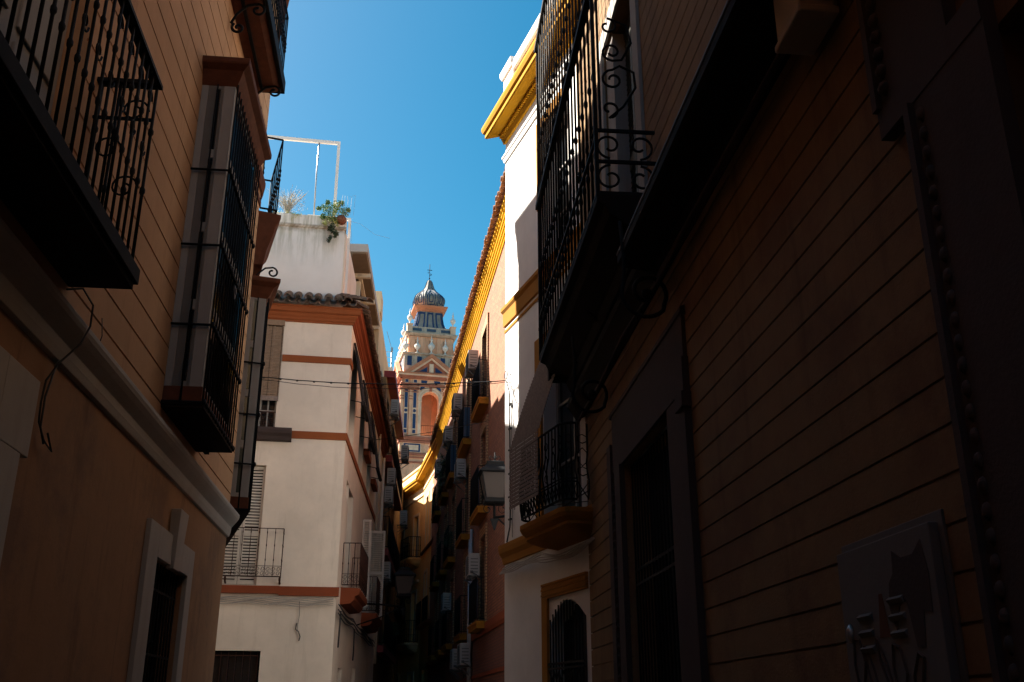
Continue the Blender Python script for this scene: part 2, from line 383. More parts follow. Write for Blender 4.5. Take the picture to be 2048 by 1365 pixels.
def louvre(mb, ua, ub, za, zb, w, pitch=.055, fw=.05, mid=None):
    """louvred leaf in the wall plane at depth w"""
    rails = [za, zb] + ([mid] if mid else [])
    mb.box(ua, ua + fw, w - .02, w + .02, za, zb); mb.box(ub - fw, ub, w - .02, w + .02, za, zb)
    for z in rails: mb.box(ua + fw, ub - fw, w - .018, w + .018, max(za, z - fw), min(zb, z + fw))
    z = za + fw
    while z < zb - fw:
        mb.hull([(ua + fw, w - .012, z + .035), (ua + fw, w + .014, z), (ua + fw, w + .014, z + .008), (ua + fw, w - .012, z + .043)],
                [(ub - fw, w - .012, z + .035), (ub - fw, w + .014, z), (ub - fw, w + .014, z + .008), (ub - fw, w - .012, z + .043)])
        z += pitch
def grille_bars(mb, ua, ub, za, zb, w, step=.1, r=.008, hz=()):
    n = round((ub - ua) / step)
    for k in range(n + 1): u = ua + (ub - ua) * k / n; mb.tube([(u, w, za), (u, w, zb)], r, 5)
    for z in hz: mb.box(ua, ub, w - .006, w + .006, z - .012, z + .012)
def frange(a, b, s):
    r = []
    while a < b: r.append(round(a, 4)); a += s
    return r
FL = Frame(-2.2865, -.2487, -6.207, 1)            # left facade of the peach house
FA2 = Frame(-3.7407, 13.1225, -20.4, 1)           # its far side past the corner
FR = Frame(1.7929, .1595, -5.085, -1)             # right facade
FB = Frame(-3.56, 20.7, 80, 1)                    # front of the white house with terracotta bands (u negative = left)
FS = Frame(-3.56, 20.7, -3.8, 1)                  # its street side and the houses after it
FD = Frame(.83, 10.95, -19.5, -1)                 # white and yellow house
FE = Frame(.86, 14.0, -8.3, -1)                   # brick house
FG1 = Frame(-3.70, 45.0, -11.5, -1)
FG = Frame(-4.28, 47.81, -21, -1)
FT = Frame(-10.8, 99, 76, 1)                      # church tower
# ============================================================ ground
g = MB(); g.q((-250, -60, 0), (250, -60, 0), (250, 700, 0), (-250, 700, 0)); struct(g.build('ground', M['asphalt']))
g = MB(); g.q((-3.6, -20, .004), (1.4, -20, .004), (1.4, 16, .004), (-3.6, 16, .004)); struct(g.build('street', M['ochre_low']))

# ============================================================ peach house on the left
A = thing('townhouse', 'peach rendered townhouse with dark balconies and caged oriel windows in the left foreground', 'house', (-3.2, 6, 0))
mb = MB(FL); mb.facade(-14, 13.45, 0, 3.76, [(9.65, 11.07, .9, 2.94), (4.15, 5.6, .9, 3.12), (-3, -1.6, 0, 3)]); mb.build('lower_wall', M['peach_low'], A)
mb = MB(FL); joints = [4.02 + .28 * k for k in range(1, 30)]
mb.facade(3.4, 13.45, 4.02, 12.45, [(4.4, 6.05, 4.5, 7.3), (10.45, 11.5, 9.75, 12.0), (9.6, 10.6, 4.4, 7.6)], groove=joints); mb.build('upper_wall', M['peach'], A)
mb = MB(FL); mb.facade(-14, 3.4, 4.02, 12.45, [(-3, -1.8, 4.5, 7)], groove=joints); mb.build('near_wall', M['peach'], A)
mb = MB(FA2); mb.facade(.004, 1.5, 0, 12.447, [(.4, 1.3, 4.3, 7.0), (.4, 1.2, 8.7, 10.9)], depth=5.6, groove=[.6 + .28 * k for k in range(42)]); mb.build('side_wall', M['peach'], A)
cor = [(-.02, 3.72), (.03, 3.74), (.045, 3.80), (.05, 3.86), (.10, 3.93), (.125, 3.97), (.135, 4.0), (.135, 4.035), (.10, 4.05), (-.02, 4.06)]
mb = MB(FL); mb.prof(cor, -14, 13.45, 0, .35); mb.build('string_cornice', M['pale_trim'], A, bevel=.004)
cr = [(-.02, 12.1), (.03, 12.15), (.05, 12.3), (.10, 12.42), (.16, 12.46), (.16, 12.62), (.13, 12.66), (-.02, 12.7)]
mb = MB(FL); mb.prof(cr, 3.4, 13.45, 0, 0); mb.build('crown_cornice', M['brown_trim'], A)
mb = MB(FA2); mb.prof([(w, z - .003) for w, z in cr], .0, 1.52, 0, 0); mb.build('crown_cornice', M['brown_trim'], A)
mb = MB(FL); mb.prof([(-.02, 8.80), (.03, 8.82), (.06, 8.93), (.06, 8.99), (-.02, 9.0)], 11.3, 13.45, 0, .12); mb.prof([(-.02, 8.60), (.02, 8.60), (.02, 8.68), (-.02, 8.70)], 11.3, 13.46); mb.build('string_course', M['brown_trim'], A)
mb = MB(FA2); mb.prof([(-.02, 8.80), (.03, 8.82), (.06, 8.93), (.06, 8.988), (-.02, 8.995)], 0, .3); mb.build('string_course', M['brown_trim'], A)
def surround(fr, par, ua, ub, za, zb, oa, ob, oz, key=True):
    mb = MB(fr)
    mb.box(oa, ua, -.01, .045, za, oz); mb.box(ub, ob, -.01, .045, za, oz); mb.box(ua, ub, -.01, .045, zb, oz)
    o = mb.build('window_surround', M['pale_trim'], par, bevel=.006)
    if key:
        k = MB(fr); c = (ua + ub) / 2; k.hull([(c - .13, .0, zb - .03), (c + .13, .0, zb - .03), (c + .13, .075, zb - .03), (c - .13, .075, zb - .03)], [(c - .19, 0, oz + .26), (c + .19, 0, oz + .26), (c + .19, .10, oz + .26), (c - .19, .10, oz + .26)])
        k.build('keystone', M['pale_trim'], o, bevel=.006)
surround(FL, A, 9.65, 11.07, .9, 2.94, 9.27, 11.33, 3.23)
mb = MB(FL); mb.box(3.75, 4.15, -.01, .045, .9, 3.5); mb.box(5.6, 6.12, -.01, .045, 3.02, 3.5); mb.box(5.6, 6.0, -.01, .045, .9, 3.02); mb.box(4.15, 5.6, -.01, .045, 3.12, 3.5); mb.build('window_surround', M['pale_trim'], A, bevel=.006)
for ua, ub, zb in ((9.65, 11.07, 2.94), (4.15, 5.6, 3.12)):
    w = panel_window(FL, A, ua, ub, .9, zb, -.2, 'dark', .06, (1, 2))
    mb = MB(FL); grille_bars(mb, ua + .06, ub - .06, .9, zb, -.05, .13, .011, (1.3, 2.1, zb - .25)); mb.build('grille', M['iron'], w)
# balcony doors
for (fr, ua, ub, za, zb) in ((FL, 4.4, 6.05, 4.5, 7.3), (FL, 10.45, 11.5, 9.75, 12.0), (FA2, .4, 1.3, 4.3, 7.0), (FA2, .4, 1.2, 8.7, 10.9)):
    d = MB(fr); d.box(ua, ub, -.2, -.16, za, zb); c = (ua + ub) / 2
    for a, b in ((ua + .06, c - .03), (c + .03, ub - .06)):
        for e, f in ((za + .08, za + .9), (za + 1.0, zb - .1)): d.box(a + .05, b - .05, -.165, -.14, e, f)
    d.build('balcony_door', M['grey_wood'], A, bevel=.008)
# balcony in the near left corner: tall iron bars on a thin slab
bal = MB(FL); bal.box(1.6, 6.4, 0, .43, 4.33, 4.40); bal.box(1.6, 6.44, .40, .45, 4.31, 4.42); bal.box(1.6, 6.43, 0, .42, 4.27, 4.33)
b1 = bal.build('balcony', M['dark'], A, bevel=.005)
mb = MB(FL)
railing(mb, [(1.7, .41), (6.35, .41)], 4.44, 5.84, .135, .011, (4.98, 5.45), rail=.018)
railing(mb, [(6.35, .41), (6.35, .03)], 4.44, 5.84, .135, .0125, (4.98, 5.45), rail=.018)
mb.box(1.7, 6.38, .37, .44, 5.83, 5.86); mb.box(6.31, 6.39, 0, .44, 5.83, 5.86)
for uu in frange(1.84, 6.3, .27):
    for zz, s in ((5.66, 1), (5.25, -1)): mb.tube(spiral((uu + .06, .41, zz), (1, 0), .062, .02, 0, s * 7.5, 16), .007, 5)
for c in ((6.35, .28, 5.62), (6.35, .13, 5.30), (6.35, .28, 5.0)):
    mb.tube(spiral(c, (0, 1), .10, .03, 0, 8, 20), .008, 5)
mb.tube([(6.35, .0, 5.55), (6.35, .41, 5.55)], .014, 4)
mb.build('railing', M['iron'], b1)
# upper balcony with scroll brackets
bal = MB(FL); bal.prof([(0, 9.60), (.30, 9.62), (.37, 9.66), (.39, 9.74), (.42, 9.76), (.42, 9.80), (0, 9.82)], 10.0, 12.0)
b2 = bal.build('balcony', M['brown_trim'], A, bevel=.004)
mb = MB(FL); mb.box(9.98, 12.05, .395, .43, 9.64, 9.83); mb.box(10.05, 11.9, .12, .16, 9.585, 9.62); mb.box(12.0, 12.05, 0, .43, 9.64, 9.83); mb.box(9.95, 10.0, 0, .43, 9.64, 9.83); mb.build('edge_rail', M['iron'], b2)
def bracket(fr, par, u, z, s=1.0, w=.02, mat='iron'):
    mb = MB(fr)
    p = spiral((u, w + .30 * s, z - .09 * s), (0, 1), .09 * s, .03 * s, math.pi / 2, math.pi / 2 - 6.5, 18)
    mb.tube([(u, w, z - .30 * s), (u, w + .06 * s, z - .16 * s), (u, w + .18 * s, z - .03 * s)] + p, .016 * s, 6)
    p = spiral((u, w + .09 * s, z - .36 * s), (0, 1), .08 * s, .02 * s, math.pi * .75, math.pi * .75 + 7.5, 18); mb.tube(p, .018 * s, 6)
    return mb.build('bracket', M[mat], par)
bracket(FL, b2, 10.15, 9.62, 1.0); bracket(FL, b2, 11.85, 9.62, 1.0)
mb = MB(FL); railing(mb, [(10.03, .03), (10.03, .39), (11.98, .39), (11.98, .03)], 9.88, 10.85, .13, .010, (10.30, 10.42, 10.36)); mb.build('railing', M['iron'], b2)
# balcony past the corner
bal = MB(FA2); bal.prof([(0, 7.70), (.14, 7.72), (.17, 7.95), (.24, 8.2), (.27, 8.36), (.31, 8.42), (.335, 8.50), (.335, 8.56), (0, 8.58)], .08, 1.55)
b3 = bal.build('balcony', M['brown_trim'], A, bevel=.004)
mb = MB(FA2); railing(mb, [(.15, .02), (.15, .27), (1.5, .27), (1.5, .02)], 8.66, 9.88, .25, .011, (9.18, 9.26, 9.34)); mb.build('railing', M['iron'], b3)
bracket(FA2, b3, .15, 7.72, .9); bracket(FA2, b3, 1.5, 7.72, .9)
# caged oriel windows (wood and glass boxes with iron bars)
def oriel(fr, par, u0, u1, w1, z0, z1, flare, cage_hz, base_h=.18, taper=None, nearglass=True, cw=.13, glass='glass'):
    o = MB(fr)
    o.box(u0 + .02, u1 - .02, 0, w1 - .03, z0 + base_h, z1)
    body = o.build('oriel_window', M['grey_wood'], par)
    fr_ = MB(fr)   # corner posts and panels of the near side and front
    for a, b in ((w1 - .13, w1 - .012), (0, .07)): fr_.box(u0, u0 + .06, a, b, z0 + base_h, z1)
    fr_.box(u0 + .06, u0 + .13, w1 - .05, w1 - .012, z0 + base_h, z1); fr_.box(u1 - .08, u1, w1 - .12, w1 - .012, z0 + base_h, z1)
    n = 4
    for k in range(n + 1):
        z = z0 + base_h + (z1 - z0 - base_h) * k / n; fr_.box(u0 + .004, u0 + .05, .07, w1 - .13, max(z0 + base_h, z - .05), min(z1, z + .05))
        if glass == 'glass': fr_.box(u0 + .003, u0 + .045, .07, w1 * .42, z0 + base_h, z1); fr_.box(u0 + .003, u0 + .045, w1 * .55, w1 - .13, z0 + base_h, z1)
        fr_.box(u0 + .13, u1 - .08, w1 - .045, w1 - .016, max(z0 + base_h, z - .05), min(z1, z + .05))
    fr_.build('timber_frame', M['grey_wood'], body, bevel=.004)
    gl = MB(fr); zs = [z0 + base_h + (z1 - z0 - base_h) * k / n for k in range(n + 1)]
    for a, b in zip(zs, zs[1:]):
        if nearglass: gl.box(u0 + .006, u0 + .03, (w1 * .42 if glass == 'glass' else .03), (w1 * .55 if glass == 'glass' else w1 * .5), a + .06, b - .06)
        gl.box(u0 + .15, u1 - .1, w1 - .035, w1 - .024, a + .06, b - .06)
    gl.build('pane', M[glass], body)
    bs = MB(fr); bs.box(u0 - .01, u1 + .01, 0, w1 + .0, z0 + .02, z0 + base_h); bs.build('base', M['brown_trim'], body, bevel=.004)
    if taper:
        un = MB(fr); (wt, zt) = taper; un.prof([(0, z0 + .02), (w1 + .03, z0 + .02), (w1 + .03, z0 - .01), (wt, zt), (0, zt - .03)], u0 - .02, u1 + .02); un.build('underside', M['dark'], body)
    else:
        un = MB(fr); un.box(u0 - .02, u1 + .02, 0, w1 + .03, z0 - .03, z0 + .02); un.box(u0 + .0, u1, .1, .15, z0 - .06, z0 - .03); un.build('underside', M['dark'], body)
    fl = MB(fr); f = flare; pr = [(0, z1 - .02), (w1, z1 - .02), (w1 + f * .25, z1 + .05), (w1 + f * .5, z1 + .14), (w1 + f * .95, z1 + .19), (w1 + f, z1 + .21), (w1 + f, z1 + .26), (0, z1 + .30)]
    lps = []
    for (w, z) in pr[1:-1]:
        e = w - w1; lps.append([(u0 - e, 0, z), (u0 - e, w, z), (u1 + e, w, z), (u1 + e, 0, z)])
    fl.loops(lps, smooth=False); fl.build('cornice', M['brown_trim'], body)
    cg = MB(fr); ww = w1 + .02; uu0 = u0 - .03; uu1 = u1 + .03
    nb = max(2, round((uu1 - uu0) / cw))
    for k in range(nb + 1):
        u = uu0 + (uu1 - uu0) * k / nb; cg.tube([(u, ww, z0 + .0), (u, ww, z1 - .02)], .0095, 5)
    for w in (w1 * .48, ww): cg.tube([(uu0, w, z0), (uu0, w, z1 - .02)], .0095, 5)
    for z in cage_hz:
        cg.tube([(uu0, 0, z), (uu0, ww + .012, z)], .013, 5); cg.tube([(uu0, ww + .012, z), (uu1 + .03, ww + .012, z)], .013, 5)
        for k in range(nb + 1):
            u = uu0 + (uu1 - uu0) * k / nb; cg.lathe(u, ww + .012, [(.012, z - .03), (.022, z - .01), (.022, z + .01), (.012, z + .03)], 5)
    cg.tube([(uu0, 0, z0 + .01), (uu0, ww, z0 + .01), (uu1, ww, z0 + .01), (uu1, 0, z0 + .01)], .014, 4)
    cg.build('iron_cage', M['iron'], body)
    return body
or1 = oriel(FL, A, 9.26, 10.98, .36, 4.30, 7.85, .13, (4.32, 5.10, 5.95, 6.8), glass='glass')
or2 = oriel(FA2, A, .12, 1.35, .25, 4.12, 7.22, .15, (4.75, 5.45, 6.2), taper=(.1, 3.79), glass='ggreen', cw=.16)
# things that hang on the peach house
def cable(name, fr, pts, r, label, cat='cable', mat='cable', group=None, extra=()):
    mb = MB(fr); mb.tube(pts, r, 5)
    for e in extra: mb.tube(e, r, 5)
    o = mb.build(name, M[mat]); return tag(o, label, cat, group)
cable('cable', FL, [(7.15, .02, 4.33), (7.18, .03, 4.2), (7.12, .03, 4.08), (7.25, .04, 4.0), (7.3, .04, 3.93)], .004, 'thin wire with two small insulators dangling below the near balcony corner', extra=(spiral((7.3, .045, 3.93), (1, 0), .03, .008, 0, 12, 24), spiral((7.15, .045, 3.98), (1, 0), .035, .008, 0, 12, 24)))
cable('cable', FL, [(6.3, .04, 4.20), (6.42, .10, 4.26), (6.52, .15, 4.18), (6.5, .16, 4.02), (6.40, .15, 3.86), (6.33, .06, 3.70), (6.24, .03, 3.55), (6.22, .03, 3.40), (6.24, .03, 3.28), (6.34, .04, 3.19), (6.48, .05, 3.15), (6.36, .05, 3.24)], .007, 'loose dark cable looping over the pale cornice and down the lower left wall', extra=([(6.33, .05, 3.72), (6.27, .03, 3.45), (6.25, .04, 3.25), (6.32, .05, 3.16)],))
oval = MB(FL); oval.lathe(0, 0, [(.001, -.03), (.045, -.02), (.05, 0), (.045, .02), (.001, .03)], 10)
pl = MB(FL); pl.poly([(10.02 + .055 * math.cos(a * math.pi / 6), 5.78 + .08 * math.sin(a * math.pi / 6)) for a in range(12)], .41, .425); pl.poly([(10.02 + .028 * math.cos(a * math.pi / 6), 5.79 + .035 * math.sin(a * math.pi / 6)) for a in range(12)], .425, .435)
tag(pl.build('plaque', M['milk']), 'small pale oval plaque fixed to the bars of the near oriel window', 'plaque')

# ============================================================ dark ochre house on the right
Rh = thing('townhouse', 'dark ochre townhouse with jointed render and caged balcony filling the shaded right side', 'house', (1.3, 6, 0))
mb = MB(FR); jl = [z for z in [.055 + .165 * k for k in range(60)] if z < 4.9]
mb.facade(3.12, 11.1, 0, 5.1, [(7.0, 8.73, 0, 3.70)], groove=jl, gd=.012, gw=.012); mb.build('lower_wall', M['ochre'], Rh)
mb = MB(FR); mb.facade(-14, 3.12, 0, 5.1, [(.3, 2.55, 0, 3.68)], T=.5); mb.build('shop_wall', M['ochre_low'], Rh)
mb = MB(FR); ju = [z for z in [5.1 + .165 * k for k in range(1, 34)]]
mb.facade(4.2, 11.1, 5.1, 10.6, [(7.5, 8.95, 5.45, 8.3)], groove=ju, gd=.012, gw=.012); mb.build('upper_wall', M['ochre'], Rh)
mb = MB(FR); mb.facade(-14, 4.2, 5.1, 12.6, [(2.0, 3.4, 5.45, 8.3)], groove=ju + [10.6 + .165 * k for k in range(11)], gd=.012, gw=.012); mb.build('near_wall', M['ochre'], Rh)
mb = MB(FR); mb.prof([(-.02, 4.74), (.05, 4.76), (.10, 4.80), (.33, 4.83), (.36, 4.85), (.36, 4.92), (-.02, 4.94)], -14, 6.94); mb.prof([(-.02, 4.74), (.05, 4.76), (.10, 4.84), (.16, 4.92), (.16, 5.0), (-.02, 5.02)], 6.94, 11.1); mb.build('string_cornice', M['dark'], Rh)
mb = MB(FR); mb.prof([(.30, 4.921), (.366, 4.921), (.366, 4.938), (.30, 4.945)], -14, 6.94); mb.build('cornice_flashing', M['old_zinc'], Rh)
mb = MB(FR); mb.box(10.98, 11.14, -.02, .03, 0, 4.74); mb.build('corner_strip', M['stone_dark'], Rh, bevel=.01)
mb = MB(FR); mb.box(11.14, 11.2, -.3, .015, 0, 10.6); mb.build('downpipe', M['stone_dark'], Rh)
# pilaster with egg moulding
mb = MB(Frame(FR.x-FR.d[0]*.09, FR.y-FR.d[1]*.09, -5.085, -1)); mb.box(2.60, 3.08, 0, .05, 0, 3.70); mb.box(2.80, 3.30, 0, .05, 3.82, 4.74); mb.box(2.60, 3.34, 0, .054, 3.70, 3.82)
mb.box(3.08, 3.12, 0, .075, 0, 3.70); mb.box(3.30, 3.34, 0, .075, 3.82, 4.74)
for k in range(46):
    z = .1 + k * .08
    if z < 3.66: mb.lathe(3.035, .050, [(.004, z - .028), (.018, z - .012), (.020, z + .008), (.014, z + .026), (.004, z + .032)], 7)
for k in range(11):
    z = 3.88 + k * .08; mb.lathe(3.255, .055, [(.004, z - .028), (.024, z - .012), (.027, z + .008), (.018, z + .026), (.004, z + .032)], 7)
mb.build('pilaster', M['stone_dark'], Rh)
# portal
por = MB(FR)
por.box(6.40, 6.54, 0, .05, 0, 3.92); por.box(6.54, 7.0, 0, .025, 0, 3.70); por.box(8.73, 8.98, 0, .05, 0, 3.70); por.box(8.98, 9.08, 0, .02, 0, 3.70); por.box(9.20, 9.38, 0, .04, 0, 4.0); por.box(6.42, 9.12, 0, .03, 3.70, 4.25)
por.box(6.38, 6.58, 0, .07, 3.55, 3.66); por.prof([(0, 4.23), (.04, 4.25), (.04, 4.29), (0, 4.31)], 6.40, 9.2)
for k in range(46): por.lathe(9.16, .02, [(.004, .1 + k * .085 - .03), (.026, .1 + k * .085), (.004, .1 + k * .085 + .034)], 6)
po = por.build('portal', M['stone_dark'], Rh, bevel=.008)
dr = MB(FR); dr.box(7.0, 8.73, -.26, -.22, 0, 3.70); dr.build('door', M['dark'], po)
gr = MB(FR); grille_bars(gr, 7.03, 8.70, .05, 3.68, -.06, .11, .009, (.06, 1.2, 2.62, 2.74, 3.66)); gr.build('grille', M['iron'], po)
# upper doors with pale jambs and olive shutters
for ua, ub in ((7.5, 8.95), (2.0, 3.4)):
    s = MB(FR); s.box(ua - .22, ua, 0, .03, 5.4, 8.52); s.box(ub, ub + .22, 0, .03, 5.4, 8.52); s.box(ua, ub, 0, .03, 8.3, 8.52); so = s.build('door_surround', M['grey_wood'], Rh)
    v = MB(FR); louvre(v, ua + .02, (ua + ub) / 2 - .01, 5.47, 8.28, -.16, .06, .07, 6.7); louvre(v, (ua + ub) / 2 + .01, ub - .02, 5.47, 8.28, -.16, .06, .07, 6.7); v.build('shutter', M['olive'], so)
    v = MB(FR); v.box(ub - .38, ub - .005, -.155, -.02, 5.46, 8.29); v.build('jamb_lining', M['grey_wood'], so)
# caged balcony
bal = MB(FR); bal.prof([(0, 5.03), (.16, 5.06), (.20, 5.16), (.40, 5.30), (.44, 5.38), (.50, 5.41), (.50, 5.47), (0, 5.48)], 6.95, 10.9)
for k in range(3): bal.hull([(7.5 + k * 1.3, .04, 5.0), (7.56 + k * 1.3, .04, 5.0), (7.56 + k * 1.3, .42, 5.33), (7.5 + k * 1.3, .42, 5.33)], [(7.5 + k * 1.3, .04, 5.2), (7.56 + k * 1.3, .04, 5.2), (7.56 + k * 1.3, .42, 5.4), (7.5 + k * 1.3, .42, 5.4)])
bal.box(10.9, 11.02, 0, .40, 5.2, 5.46)
rb = bal.build('caged_balcony', M['dark'], Rh, bevel=.006)
cg = MB(FR)
for u in frange(7.0, 10.98, .198):
    cg.tube([(u, .49, 5.46), (u, .49, 9.9)], .0125, 5)
    for z in (5.85, 6.6, 8.3): cg.lathe(u, .49, [(.011, z - .045), (.021, z - .015), (.021, z + .015), (.011, z + .045)], 5)
for k, u in enumerate(frange(7.13, 10.9, .264)):
    for z in (6.15, 7.75, 9.2): cg.tube(spiral((u, .49, z), (1, 0), .075, .022, 0, 8.2 * (1 if k % 2 else -1), 15), .007, 4)
for z, rr in ((5.49, .016), (6.0, .016), (9.86, .024)):
    cg.tube([(6.96, .49, z), (10.98, .49, z)], rr, 4)
for z in (5.49, 5.78, 6.07): cg.tube([(6.97, 0, z), (6.97, .49, z)], .018, 4)
for w, s in ((.13, 1), (.38, -1)):
    for zc, t in ((5.63, 1), (5.93, -1)): cg.tube(spiral((6.97, w, zc), (0, 1), .12, .035, math.pi / 2 * t, math.pi / 2 * t + 7 * s * t, 20), .011, 5)
cg.tube([(6.97, .49, 5.46), (6.97, .49, 9.9)], .022, 4); cg.tube([(6.97, .45, 6.07), (6.97, .45, 9.9)], .014, 4); cg.tube([(10.96, .49, 5.46), (10.96, .49, 9.9)], .022, 4); cg.tube([(10.96, 0, 5.5), (10.96, .49, 5.5)], .018, 4)
for base in (6.15, 7.35, 8.55):   # tall double scrolls on the near side
    cg.tube(spiral((6.97, .37, base + .13), (0, 1), .025, .085, -7.8, -math.pi / 2, 18) + [(6.97, .25, base + .16), (6.97, .14, base + .35), (6.97, .15, base + .5), (6.97, .27, base + .56)] + spiral((6.97, .33, base + .42), (0, 1), .10, .03, math.pi / 2, -6.2, 18), .011, 5)
    cg.tube(spiral((6.97, .36, base + .96), (0, 1), .025, .085, 7.8, math.pi / 2, 18) + [(6.97, .2, base + .98), (6.97, .16, base + .8), (6.97, .25, base + .62)] + spiral((6.97, .33, base + .70), (0, 1), .09, .03, -math.pi / 2, 5.8, 18), .011, 5)
for z in (7.48, 9.82):
    cg.box(6.95, 10.99, .47, .53, z - .03, z + .03)
cg.build('iron_cage', M['iron'], rb)
for u in (6.7, 9.2):
    mb = MB(FR); mb.tube([(u, .38, 5.1), (u, .36, 4.8)] + spiral((u, .20, 4.50), (0, 1), .19, .17, math.pi * .15, -math.pi * .75, 12) + spiral((u, .20, 4.52), (0, 1), .16, .04, -math.pi * .8, -math.pi * 2.9, 20), .017, 6)
    mb.lathe(u, .20, [(.01, 4.47), (.04, 4.49), (.04, 4.53), (.01, 4.55)], 8); mb.build('bracket', M['iron'], rb)
bundle = MB(FR)
for k in range(4):
    pts = [(u, .06 + .02 * k + .008 * math.sin(u * 3 + k), 4.70 - .025 * k + .022 * math.sin(u * 1.9 + k * 1.7)) for u in frange(-6, 11.1, .45)]
    bundle.tube(pts, .011 + .003 * (k % 2), 5)
tag(bundle.build('cable_bundle', M['stone_dark']), 'bundle of old cables running under the black cornice of the dark ochre house', 'cable')
ax = MB(FR); ax.box(3.50, 3.78, .04, .21, 4.52, 4.95); ax.box(3.48, 3.80, .03, .22, 4.50, 4.54); ax.box(3.55, 3.7, 0, .05, 4.6, 4.8)
tag(ax.build('junction_box', M['pale_trim'], bevel=.01), 'pale metal box mounted high on the dark ochre wall near the top edge', 'junction box')
# painted meter cupboard
mc = thing('meter_cupboard', 'grey metal meter cupboard with painted graffiti in the dark lower right corner', 'cupboard', FR.P(3.72, 0, .9))
f = MB(FR); f.box(3.30, 4.17, 0, .012, .9, 2.26); f.build('frame', M['metal_door'], mc, bevel=.003)
f = MB(FR); f.box(3.33, 4.14, .013, .05, .95, 2.22); dco = f.build('door', M['metal_door'], mc, bevel=.004)
for ua, dz in ((3.58, 0), (3.86, -.04)):
    for zz in (1.78, 1.72, 1.66):
        f = MB(FR); z9 = zz + dz + .22; f.hull([(ua, .05, z9), (ua + .12, .05, z9), (ua + .12, .065, z9 - .012), (ua, .065, z9 - .012)], [(ua, .05, z9 - .025), (ua + .12, .05, z9 - .025), (ua + .12, .052, z9 - .03), (ua, .052, z9 - .03)])
        f.build('vent', M['metal_door'], dco)
f = MB(FR); f.lathe(4.07, .055, [(.004, 1.86), (.018, 1.88), (.018, 1.91), (.004, 1.93)], 8); f.build('handle', M['steel'], dco)
f = MB(FR); f.poly([(3.40, 2.170), (3.47, 2.128), (3.56, 2.128), (3.63, 2.164), (3.64, 2.080), (3.68, 2.050), (3.70, 1.960), (3.66, 1.870), (3.62, 1.960), (3.56, 1.978), (3.52, 1.810), (3.46, 1.810), (3.44, 1.930), (3.38, 1.918), (3.37, 2.050)], .05, .0525); f.build('painted_animal', M['stone_dark'], dco)
f = MB(FR)
random.seed(3)
for k, (c, z) in enumerate([(4.02, 1.78), (3.92, 1.75), (3.80, 1.77), (3.68, 1.74), (3.54, 1.70)]):
    f.tube([(c + .045 * math.cos(a * 1.05) * (1 + .3 * (a % 2)), .052, z + .10 * math.sin(a * 1.05 + k)) for a in range(7)], .006, 4)
f.build('painted_scrawl', M['stone_dark'], dco)
f = MB(FR); f.poly([(3.72, 1.86), (3.81, 1.86), (3.78, 2.02), (3.755, 2.02)], .05, .0525); f.build('painted_triangle', M['brown_trim'], dco)
random.seed(11)
# ============================================================ white and yellow house on the right
D = thing('townhouse', 'sunlit white townhouse with bright yellow cornice and bulging iron balcony on the right', 'house', FD.P(1.4, 0, 0))
mb = MB(FD); mb.facade(-1.5, 2.78, 0, 10.12, [(.28, 1.18, 7.2, 9.25), (.14, 1.28, 3.70, 6.0), (.10, 1.12, .8, 2.80)], T=.28); mb.build('wall', M['white'], D)
mb = MB(FD)    # plaster above the segmental head of the ground floor window
arc = [(.10 + 1.02 * k / 10, 2.56 + .22 * math.sin(math.pi * k / 10)) for k in range(11)]
mb.hull([(u, -.001, z) for u, z in arc] + [(1.12, -.001, 2.82), (.10, -.001, 2.82)], [(u, -.27, z) for u, z in arc] + [(1.12, -.27, 2.82), (.10, -.27, 2.82)]); mb.build('arch_head', M['white'], D)
mb = MB(FD)
mb.prof([(-.02, 9.93), (.03, 9.94), (.04, 9.99), (.055, 10.03), (.06, 10.10), (.24, 10.12), (.26, 10.14), (.26, 10.20), (.29, 10.23), (.31, 10.29), (.31, 10.33), (-.1, 10.37)], -1.5, 2.78, 0, 1.0)
for u in frange(-1.4, 2.8, .055): mb.box(u, u + .03, .055, .095, 10.035, 10.085)
mb.prof([(.155, 10.113), (.175, 10.113), (.175, 10.125), (.155, 10.125)], -1.5, 2.75, 0, 1)
mb.build('cornice', M['yellow'], D)
mb = MB(FD); mb.prof([(-.02, 9.60), (.02, 9.60), (.035, 9.66), (.05, 9.68), (.05, 9.71), (-.02, 9.73)], -1.5, 2.78, 0, 1); mb.build('string_course', M['white'], D)
mb = MB(FD); mb.box(-1.5, 2.36, -.25, -.02, 10.34, 11.05); mb.prof([(-.28, 11.05), (.02, 11.05), (.05, 11.12), (.05, 11.18), (-.28, 11.2)], -1.5, 2.36)
mb.box(2.36, 2.82, -.30, .03, 10.34, 11.12); mb.prof([(-.3, 11.12), (.05, 11.12), (.085, 11.19), (.085, 11.26), (-.3, 11.28)], 2.32, 2.82, 0, .4); mb.prof([(-.3, 10.34), (.055, 10.34), (.055, 10.44), (.03, 10.47), (-.3, 10.5)], 2.33, 2.82, 0, .5)
mb.build('parapet', M['white'], D, bevel=.008)
mb = MB(FD); mb.prof([(-.02, 6.84), (.025, 6.86), (.03, 7.06), (.055, 7.10), (.055, 7.15), (-.02, 7.19)], -1.5, 2.78, 0, 1); mb.prof([(-.02, 6.76), (.012, 6.76), (.012, 6.80), (-.02, 6.80)], -1.5, 2.78, 0, 1); mb.build('band', M['yellow_dull'], D)
mb = MB(FD); mb.prof([(-.02, 3.42), (.02, 3.44), (.03, 3.52), (.06, 3.58), (.07, 3.64), (.07, 3.69), (-.02, 3.72)], -1.5, 2.78, 0, 1); mb.build('band', M['yellow_dull'], D)
